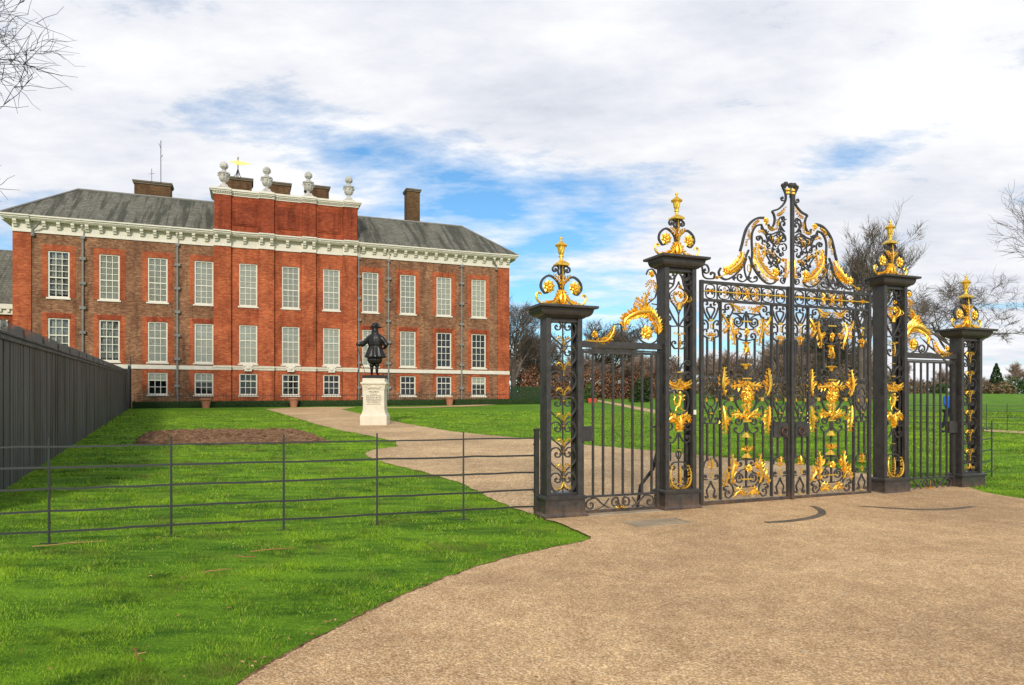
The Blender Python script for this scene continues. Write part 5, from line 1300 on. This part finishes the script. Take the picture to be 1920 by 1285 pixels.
MB().rect_lathe([(.50,.50,.001),(.50,.50,.13),(.47,.47,.145)]).build('plinth', M['bronze'], st)
B = .145
nodes = [((0,0,B+1.12),(.20,.15)), ((0,-.01,B+1.35),(.19,.14)), ((.01,-.01,B+1.62),(.235,.16)), ((.01,0,B+1.85),(.21,.14)), ((.01,.0,B+1.98),(.085,.085)), ((.01,.03,B+2.12),(.125,.14)), ((.01,.03,B+2.28),(.11,.12)),
         ((-.12,0,B+.95),(.15,.15)), ((-.15,.0,B+.62),(.125,.125)), ((-.15,.02,B+.50),(.082,.082)), ((-.16,-.02,B+.34),(.088,.088)), ((-.16,.0,B+.10),(.058,.058)), ((-.18,.14,B+.04),(.05,.045)),
         ((.12,0,B+.95),(.15,.15)), ((.10,.03,B+.62),(.125,.125)), ((.09,.04,B+.50),(.082,.082)), ((.08,0,B+.34),(.088,.088)), ((.08,.0,B+.10),(.058,.058)), ((.13,.14,B+.04),(.05,.045)),
         ((-.24,0,B+1.80),(.15,.135)), ((-.46,.02,B+1.56),(.14,.13)), ((-.66,.05,B+1.45),(.115,.115)), ((-.80,.06,B+1.42),(.05,.05)), ((-.88,.06,B+1.41),(.045,.04)),
         ((.26,0,B+1.80),(.15,.135)), ((.44,-.03,B+1.62),(.14,.13)), ((.55,-.04,B+1.42),(.12,.12)), ((.46,.10,B+1.32),(.08,.08)), ((.34,.14,B+1.26),(.05,.05))]
ed = [(0,1),(1,2),(2,3),(3,4),(4,5),(5,6),(0,7),(7,8),(8,9),(9,10),(10,11),(11,12),(0,13),(13,14),(14,15),(15,16),(16,17),(17,18),(3,19),(19,20),(20,21),(21,22),(22,23),(3,24),(24,25),(25,26),(26,27),(27,28)]
sk = skin_mesh(nodes, ed)
coat = MB(); 
def ring_l(mb, prof, n=28, fold=.0, cx=0.):
    k = len(mb.v)
    for (a, b, z, f) in prof:
        for j in range(n): q = 2*math.pi*j/n; w = 1+f*math.sin(q*9+z*2); mb.v.append((cx+a*w*math.cos(q), b*w*math.sin(q), z))
    for i in range(len(prof)-1):
        for j in range(n): mb.f.append((k+i*n+j, k+i*n+(j+1) % n, k+(i+1)*n+(j+1) % n, k+(i+1)*n+j))
    mb.f.append(tuple(k+j for j in range(n))[::-1]); mb.f.append(tuple(k+(len(prof)-1)*n+j for j in range(n)))
ring_l(coat, [(.30,.24,B+.80,.0), (.47,.38,B+.83,.13), (.45,.37,B+.92,.12), (.39,.31,B+1.10,.10), (.33,.25,B+1.30,.06), (.305,.22,B+1.38,.0), (.34,.25,B+1.42,.06), (.35,.26,B+1.60,.05), (.35,.25,B+1.76,.03), (.29,.2,B+1.90,.0), (.12,.1,B+1.98,0)], cx=.01)
br = MB(); ring_l(br, [(.2,.16,B+.54,0), (.29,.22,B+.58,.06), (.34,.26,B+.70,.06), (.33,.25,B+.84,.03)], cx=-.02)
hair = MB(); ring_l(hair, [(.10,.08,B+1.78,0), (.19,.15,B+1.84,.10), (.17,.15,B+1.98,.08), (.155,.16,B+2.12,.05), (.13,.14,B+2.24,.0)], cx=.0)
hair.v = [(x, y-.03, z) for x, y, z in hair.v]
extra = [to_mb(sk), (coat.v, coat.f), (br.v, br.f), (hair.v, hair.f)]
cuffs = MB()
cuffs.tube([(-.52,.03,B+1.53),(-.68,.05,B+1.45)], [.13,.145], 10); cuffs.tube([(.50,-.03,B+1.5),(.55,-.03,B+1.40)], [.13,.14], 10)
for sx, x in ((-1,-.16),(1,.08)): cuffs.tube([(x,0,B+.42),(x,0,B+.50)], [.10,.125], 10)
extra.append((cuffs.v, cuffs.f))
for i, dy in enumerate((-.03,-.01,.01,.03)):
    c = MB().tube([(-.84,.06+dy,B+1.44),(-.90,.05+dy,B+1.45),(-.92,.05+dy,B+1.40)], [.02,.018,.014], 6); extra.append((c.v, c.f))
c = MB().tube([(-.82,.02,B+1.43),(-.86,.0,B+1.48),(-.90,.0,B+1.49)], [.02,.018,.014], 6); extra.append((c.v, c.f))
fuse('figure', extra, .022, M['bronze'], st)
hat = MB(); ring_l(hat, [(.10,.10,B+2.20,0), (.31,.28,B+2.225,.05), (.315,.285,B+2.245,.05), (.16,.16,B+2.275,0), (.165,.165,B+2.36,0), (.15,.15,B+2.44,0), (.10,.10,B+2.47,0)], 24, cx=.01)
hat.v = [(x, y+.02, z+.10*(x*x)*4*(1 if x > 0 else .3)) for x, y, z in hat.v]
pl = hat.build('plumed_hat', M['bronze'], st, smooth=True)
MB().tube([(.16,.05,B+2.30),(.05,-.13,B+2.34),(-.12,-.14,B+2.30),(-.2,-.08,B+2.16)], [.04,.06,.055,.02], 8).build('plume', M['bronze'], pl, smooth=True)
MB().tube([(-.885,.05,B+1.52),(-.43,-.05,.14)], [.018,.013], 6).ball((-.895,.055,B+1.53), .03, 8).build('cane', M['bronze'], st)

# the walker in the blue jacket behind the right side gate
WXp, WYp = ground_at(1779, 812); wz = gh(WYp)
wk = empty('person', (WXp, WYp, wz), R(200), 'person in a bright blue jacket and dark trousers walking behind the right side gate', 'person')
def lim(nodes, edges, name, mt, par, vox=.014): return fuse(name, [to_mb(skin_mesh(nodes, edges))], vox, mt, par)
body = [((0,0,.93),(.14,.11)), ((0,0,1.12),(.13,.10)), ((0,0,1.34),(.165,.11)), ((0,0,1.46),(.07,.07)), ((0,.01,1.57),(.078,.09)), ((0,.01,1.66),(.072,.08)),
        ((-.09,.0,.86),(.085,.09)), ((-.10,.10,.50),(.06,.065)), ((-.10,.06,.12),(.04,.042)), ((-.10,.17,.04),(.04,.03)), ((.09,.0,.86),(.085,.09)), ((.10,-.06,.50),(.06,.065)), ((.10,-.24,.16),(.04,.042)), ((.10,-.20,.04),(.04,.03)),
        ((-.17,0,1.37),(.055,.055)), ((-.24,-.05,1.12),(.045,.045)), ((-.22,.08,.92),(.034,.034)), ((-.22,.13,.84),(.034,.022)), ((.17,0,1.37),(.055,.055)), ((.24,.03,1.12),(.045,.045)), ((.22,.15,.94),(.034,.034)), ((.22,.20,.87),(.034,.022))]
be = [(0,1),(1,2),(2,3),(3,4),(4,5),(0,6),(6,7),(7,8),(8,9),(0,10),(10,11),(11,12),(12,13),(2,14),(14,15),(15,16),(16,17),(2,18),(18,19),(19,20),(20,21)]
bp = [to_mb(skin_mesh(body, be))]
fg = MB()
for sx in (-1, 1):
    hx, hy, hz = (-.22,.13,.84) if sx < 0 else (.22,.20,.87)
    for k in range(4): fg.tube([(hx+(k-1.5)*.014, hy+.01, hz), (hx+(k-1.5)*.016, hy+.035, hz-.045-.004*(k % 2)), (hx+(k-1.5)*.016, hy+.03, hz-.075)], [.009,.008,.007], 5)
    fg.tube([(hx-sx*.03, hy, hz+.02), (hx-sx*.045, hy+.03, hz-.02)], [.010,.008], 5)
nose = MB().tube([(0,.09,1.60),(0,.115,1.575),(0,.09,1.565)], [.010,.014,.010], 6); ears = MB().ball((-.08,.01,1.59), .02, 6, (.5,1,1.4)).ball((.08,.01,1.59), .02, 6, (.5,1,1.4))
fuse('body', bp+[(fg.v, fg.f), (nose.v, nose.f), (ears.v, ears.f)], .012, M['skin'], wk)
jk = [((0,0,.90),(.19,.15)), ((0,0,1.12),(.175,.14)), ((0,0,1.34),(.20,.145)), ((0,0,1.45),(.10,.10)), ((-.18,0,1.37),(.08,.08)), ((-.25,-.05,1.12),(.068,.068)), ((-.225,.07,.94),(.052,.052)), ((.18,0,1.37),(.08,.08)), ((.25,.03,1.12),(.068,.068)), ((.225,.14,.96),(.052,.052))]
lim(jk, [(0,1),(1,2),(2,3),(2,4),(4,5),(5,6),(2,7),(7,8),(8,9)], 'jacket', M['blue_cloth'], wk)
tk = [((0,0,.92),(.17,.14)), ((-.09,.0,.84),(.105,.11)), ((-.10,.10,.50),(.08,.085)), ((-.10,.06,.13),(.06,.065)), ((.09,.0,.84),(.105,.11)), ((.10,-.06,.50),(.08,.085)), ((.10,-.23,.18),(.06,.065))]
lim(tk, [(0,1),(1,2),(2,3),(0,4),(4,5),(5,6)], 'trousers', M['dark_cloth'], wk)
for x, y, z in ((-.10,.11,.045), (.10,-.20,.06)): MB().ball((x,y,z), .06, 10, (.8,2.1,.8)).build('shoe', M['dark_cloth'], wk, smooth=True)
MB().ball((0,-.005,1.64), .098, 14, (.93,1.05,.95)).build('hair', M['hair'], wk, smooth=True)
# ------------------------------------------------------------------ sky, sun, camera
w = bpy.data.worlds.new('World'); scene.world = w; w.use_nodes = True
class WT(NT):
    def __init__(s, w): s.t = w.node_tree; s.n = s.t.nodes; s.b = None
t = WT(w); bg = t.n['Background']
SUN_EL, SUN_AZ = R(28), R(181)                          # azimuth measured from +Y toward +X
sky = t.new('ShaderNodeTexSky', sky_type='NISHITA'); sky.sun_disc = False; sky.sun_elevation = SUN_EL; sky.sun_rotation = SUN_AZ
sky.air_density = 1.0; sky.dust_density = .6; sky.ozone_density = 3.0
tc = t.new('ShaderNodeTexCoord'); sep = t.new('ShaderNodeSeparateXYZ'); t.link(tc.outputs['Generated'], sep.inputs[0])
zz = t.math('MAXIMUM', sep.outputs[2], 0.0); zz = t.math('ADD', zz, .16)
cb = t.new('ShaderNodeCombineXYZ'); t.link(t.math('DIVIDE', sep.outputs[0], zz), cb.inputs[0]); t.link(t.math('DIVIDE', sep.outputs[1], zz), cb.inputs[1]); cb.inputs[2].default_value = 1.7
mp = t.new('ShaderNodeMapping'); mp.inputs['Rotation'].default_value = (0,0,R(28)); mp.inputs['Scale'].default_value = (.62,1.05,1); t.link(cb.outputs[0], mp.inputs[0])
n1 = t.new('ShaderNodeTexNoise'); n1.inputs['Scale'].default_value = 1.15; n1.inputs['Detail'].default_value = 9; n1.inputs['Roughness'].default_value = .56; n1.inputs['Distortion'].default_value = .35; t.link(mp.outputs[0], n1.inputs[0])
n2 = t.new('ShaderNodeTexNoise'); n2.inputs['Scale'].default_value = 3.4; n2.inputs['Detail'].default_value = 10; n2.inputs['Roughness'].default_value = .66; t.link(mp.outputs[0], n2.inputs[0])
n3 = t.new('ShaderNodeTexNoise'); n3.inputs['Scale'].default_value = .8; n3.inputs['Detail'].default_value = 5; t.link(cb.outputs[0], n3.inputs[0])
cov = t.math('ADD', t.math('MULTIPLY', n1.outputs[0], 1.0), t.math('MULTIPLY', n2.outputs[0], .95)); cov = t.math('ADD', cov, -.37)
# gaps in the cloud sheet: soft ellipses fixed in the sky
def gap(px, py, wx, wy, rot, amt):
    d = Vector(((px-960), FPX, (HOR-py))).normalized(); right = Vector((d.y, -d.x, 0)).normalized(); up = right.cross(d)
    a = right*math.cos(rot)+up*math.sin(rot); b = -right*math.sin(rot)+up*math.cos(rot)
    def dot(v, s):
        n = t.new('ShaderNodeVectorMath', operation='DOT_PRODUCT'); t.link(tc.outputs['Generated'], n.inputs[0]); n.inputs[1].default_value = tuple(v/s); return n.outputs['Value']
    x2 = t.math('POWER', t.math('ABSOLUTE', dot(a, wx)), 2.0); y2 = t.math('POWER', t.math('ABSOLUTE', dot(b, wy)), 2.0)
    front = t.math('GREATER_THAN', dot(d, 1), 0.0)
    e = t.math('MULTIPLY', t.math('EXPONENT', t.math('MULTIPLY', t.math('ADD', x2, y2), -1.0)), front)
    return t.math('MULTIPLY', e, amt)
total = cov
for g_ in ((760,315,.24,.050,-.14,-.25), (1060,440,.14,.09,.0,-.17), (1640,280,.17,.026,.28,-.17), (560,240,.2,.03,-.1,-.08), (900,390,.14,.05,-.2,-.26), (1150,560,.16,.10,0,-.18), (1000,100,.55,.16,.0,.16), (1000,230,.3,.07,.1,.12), (1330,420,.12,.06,.1,.16), (180,270,.2,.07,.0,.14), (1560,410,.20,.04,.2,.14), (1440,60,.30,.08,.1,.13), (200,160,.14,.05,.1,.08), (1800,560,.2,.1,0,.16), (1025,385,.06,.022,.0,.24), (1080,485,.15,.016,.05,.20), (960,440,.10,.014,.1,.14), (1260,430,.10,.05,.3,.12)):
    total = t.math('ADD', total, gap(*g_))
mask = t.ramp(total, [(.36, (0,0,0)), (.50, (.42,)*3), (.66, (1,1,1))])
ccol = t.ramp(t.math('ADD', t.math('ADD', t.math('MULTIPLY', n2.outputs[0], .45), t.math('MULTIPLY', n3.outputs[0], .35)), t.math('MULTIPLY', n1.outputs[0], .38)), [(.42, (.56,.60,.695)), (.54, (.74,.765,.83)), (.66, (.93,.935,.955))])
skys = t.mix(1.0, sky.outputs[0], (.13,.13,.13), 'MULTIPLY')          # the physical sky scaled to the strength advised
hi = t.mix(1.0, skys, (.72,1.05,1.16), 'MULTIPLY')
t.link(t.mix(mask, hi, ccol), bg.inputs[0]); bg.inputs[1].default_value = 1.0
sl = bpy.data.lights.new('sun', 'SUN'); sl.energy = 2.6; sl.angle = R(8); sl.color = (1.0,.93,.82)
so = bpy.data.objects.new('sun', sl); COL.objects.link(so)
sd = Vector((math.sin(SUN_AZ)*math.cos(SUN_EL), math.cos(SUN_AZ)*math.cos(SUN_EL), math.sin(SUN_EL)))
so.rotation_euler = sd.to_track_quat('Z', 'Y').to_euler()
cam = bpy.data.cameras.new('camera'); co = bpy.data.objects.new('camera', cam); COL.objects.link(co)
co.location = (0,0,EYE); co.rotation_euler = (R(90),0,0); cam.lens = 24; cam.sensor_width = 36; cam.sensor_fit = 'HORIZONTAL'; cam.shift_y = (HOR-642.5)/1920; cam.clip_end = 2000; cam.clip_start = .05
scene.camera = co
vs = scene.view_settings; vs.view_transform = 'Standard'; vs.look = 'None'; vs.exposure = .12; vs.gamma = 1
scene.cycles.use_denoising = True; scene.cycles.max_bounces = 6; scene.cycles.transparent_max_bounces = 8
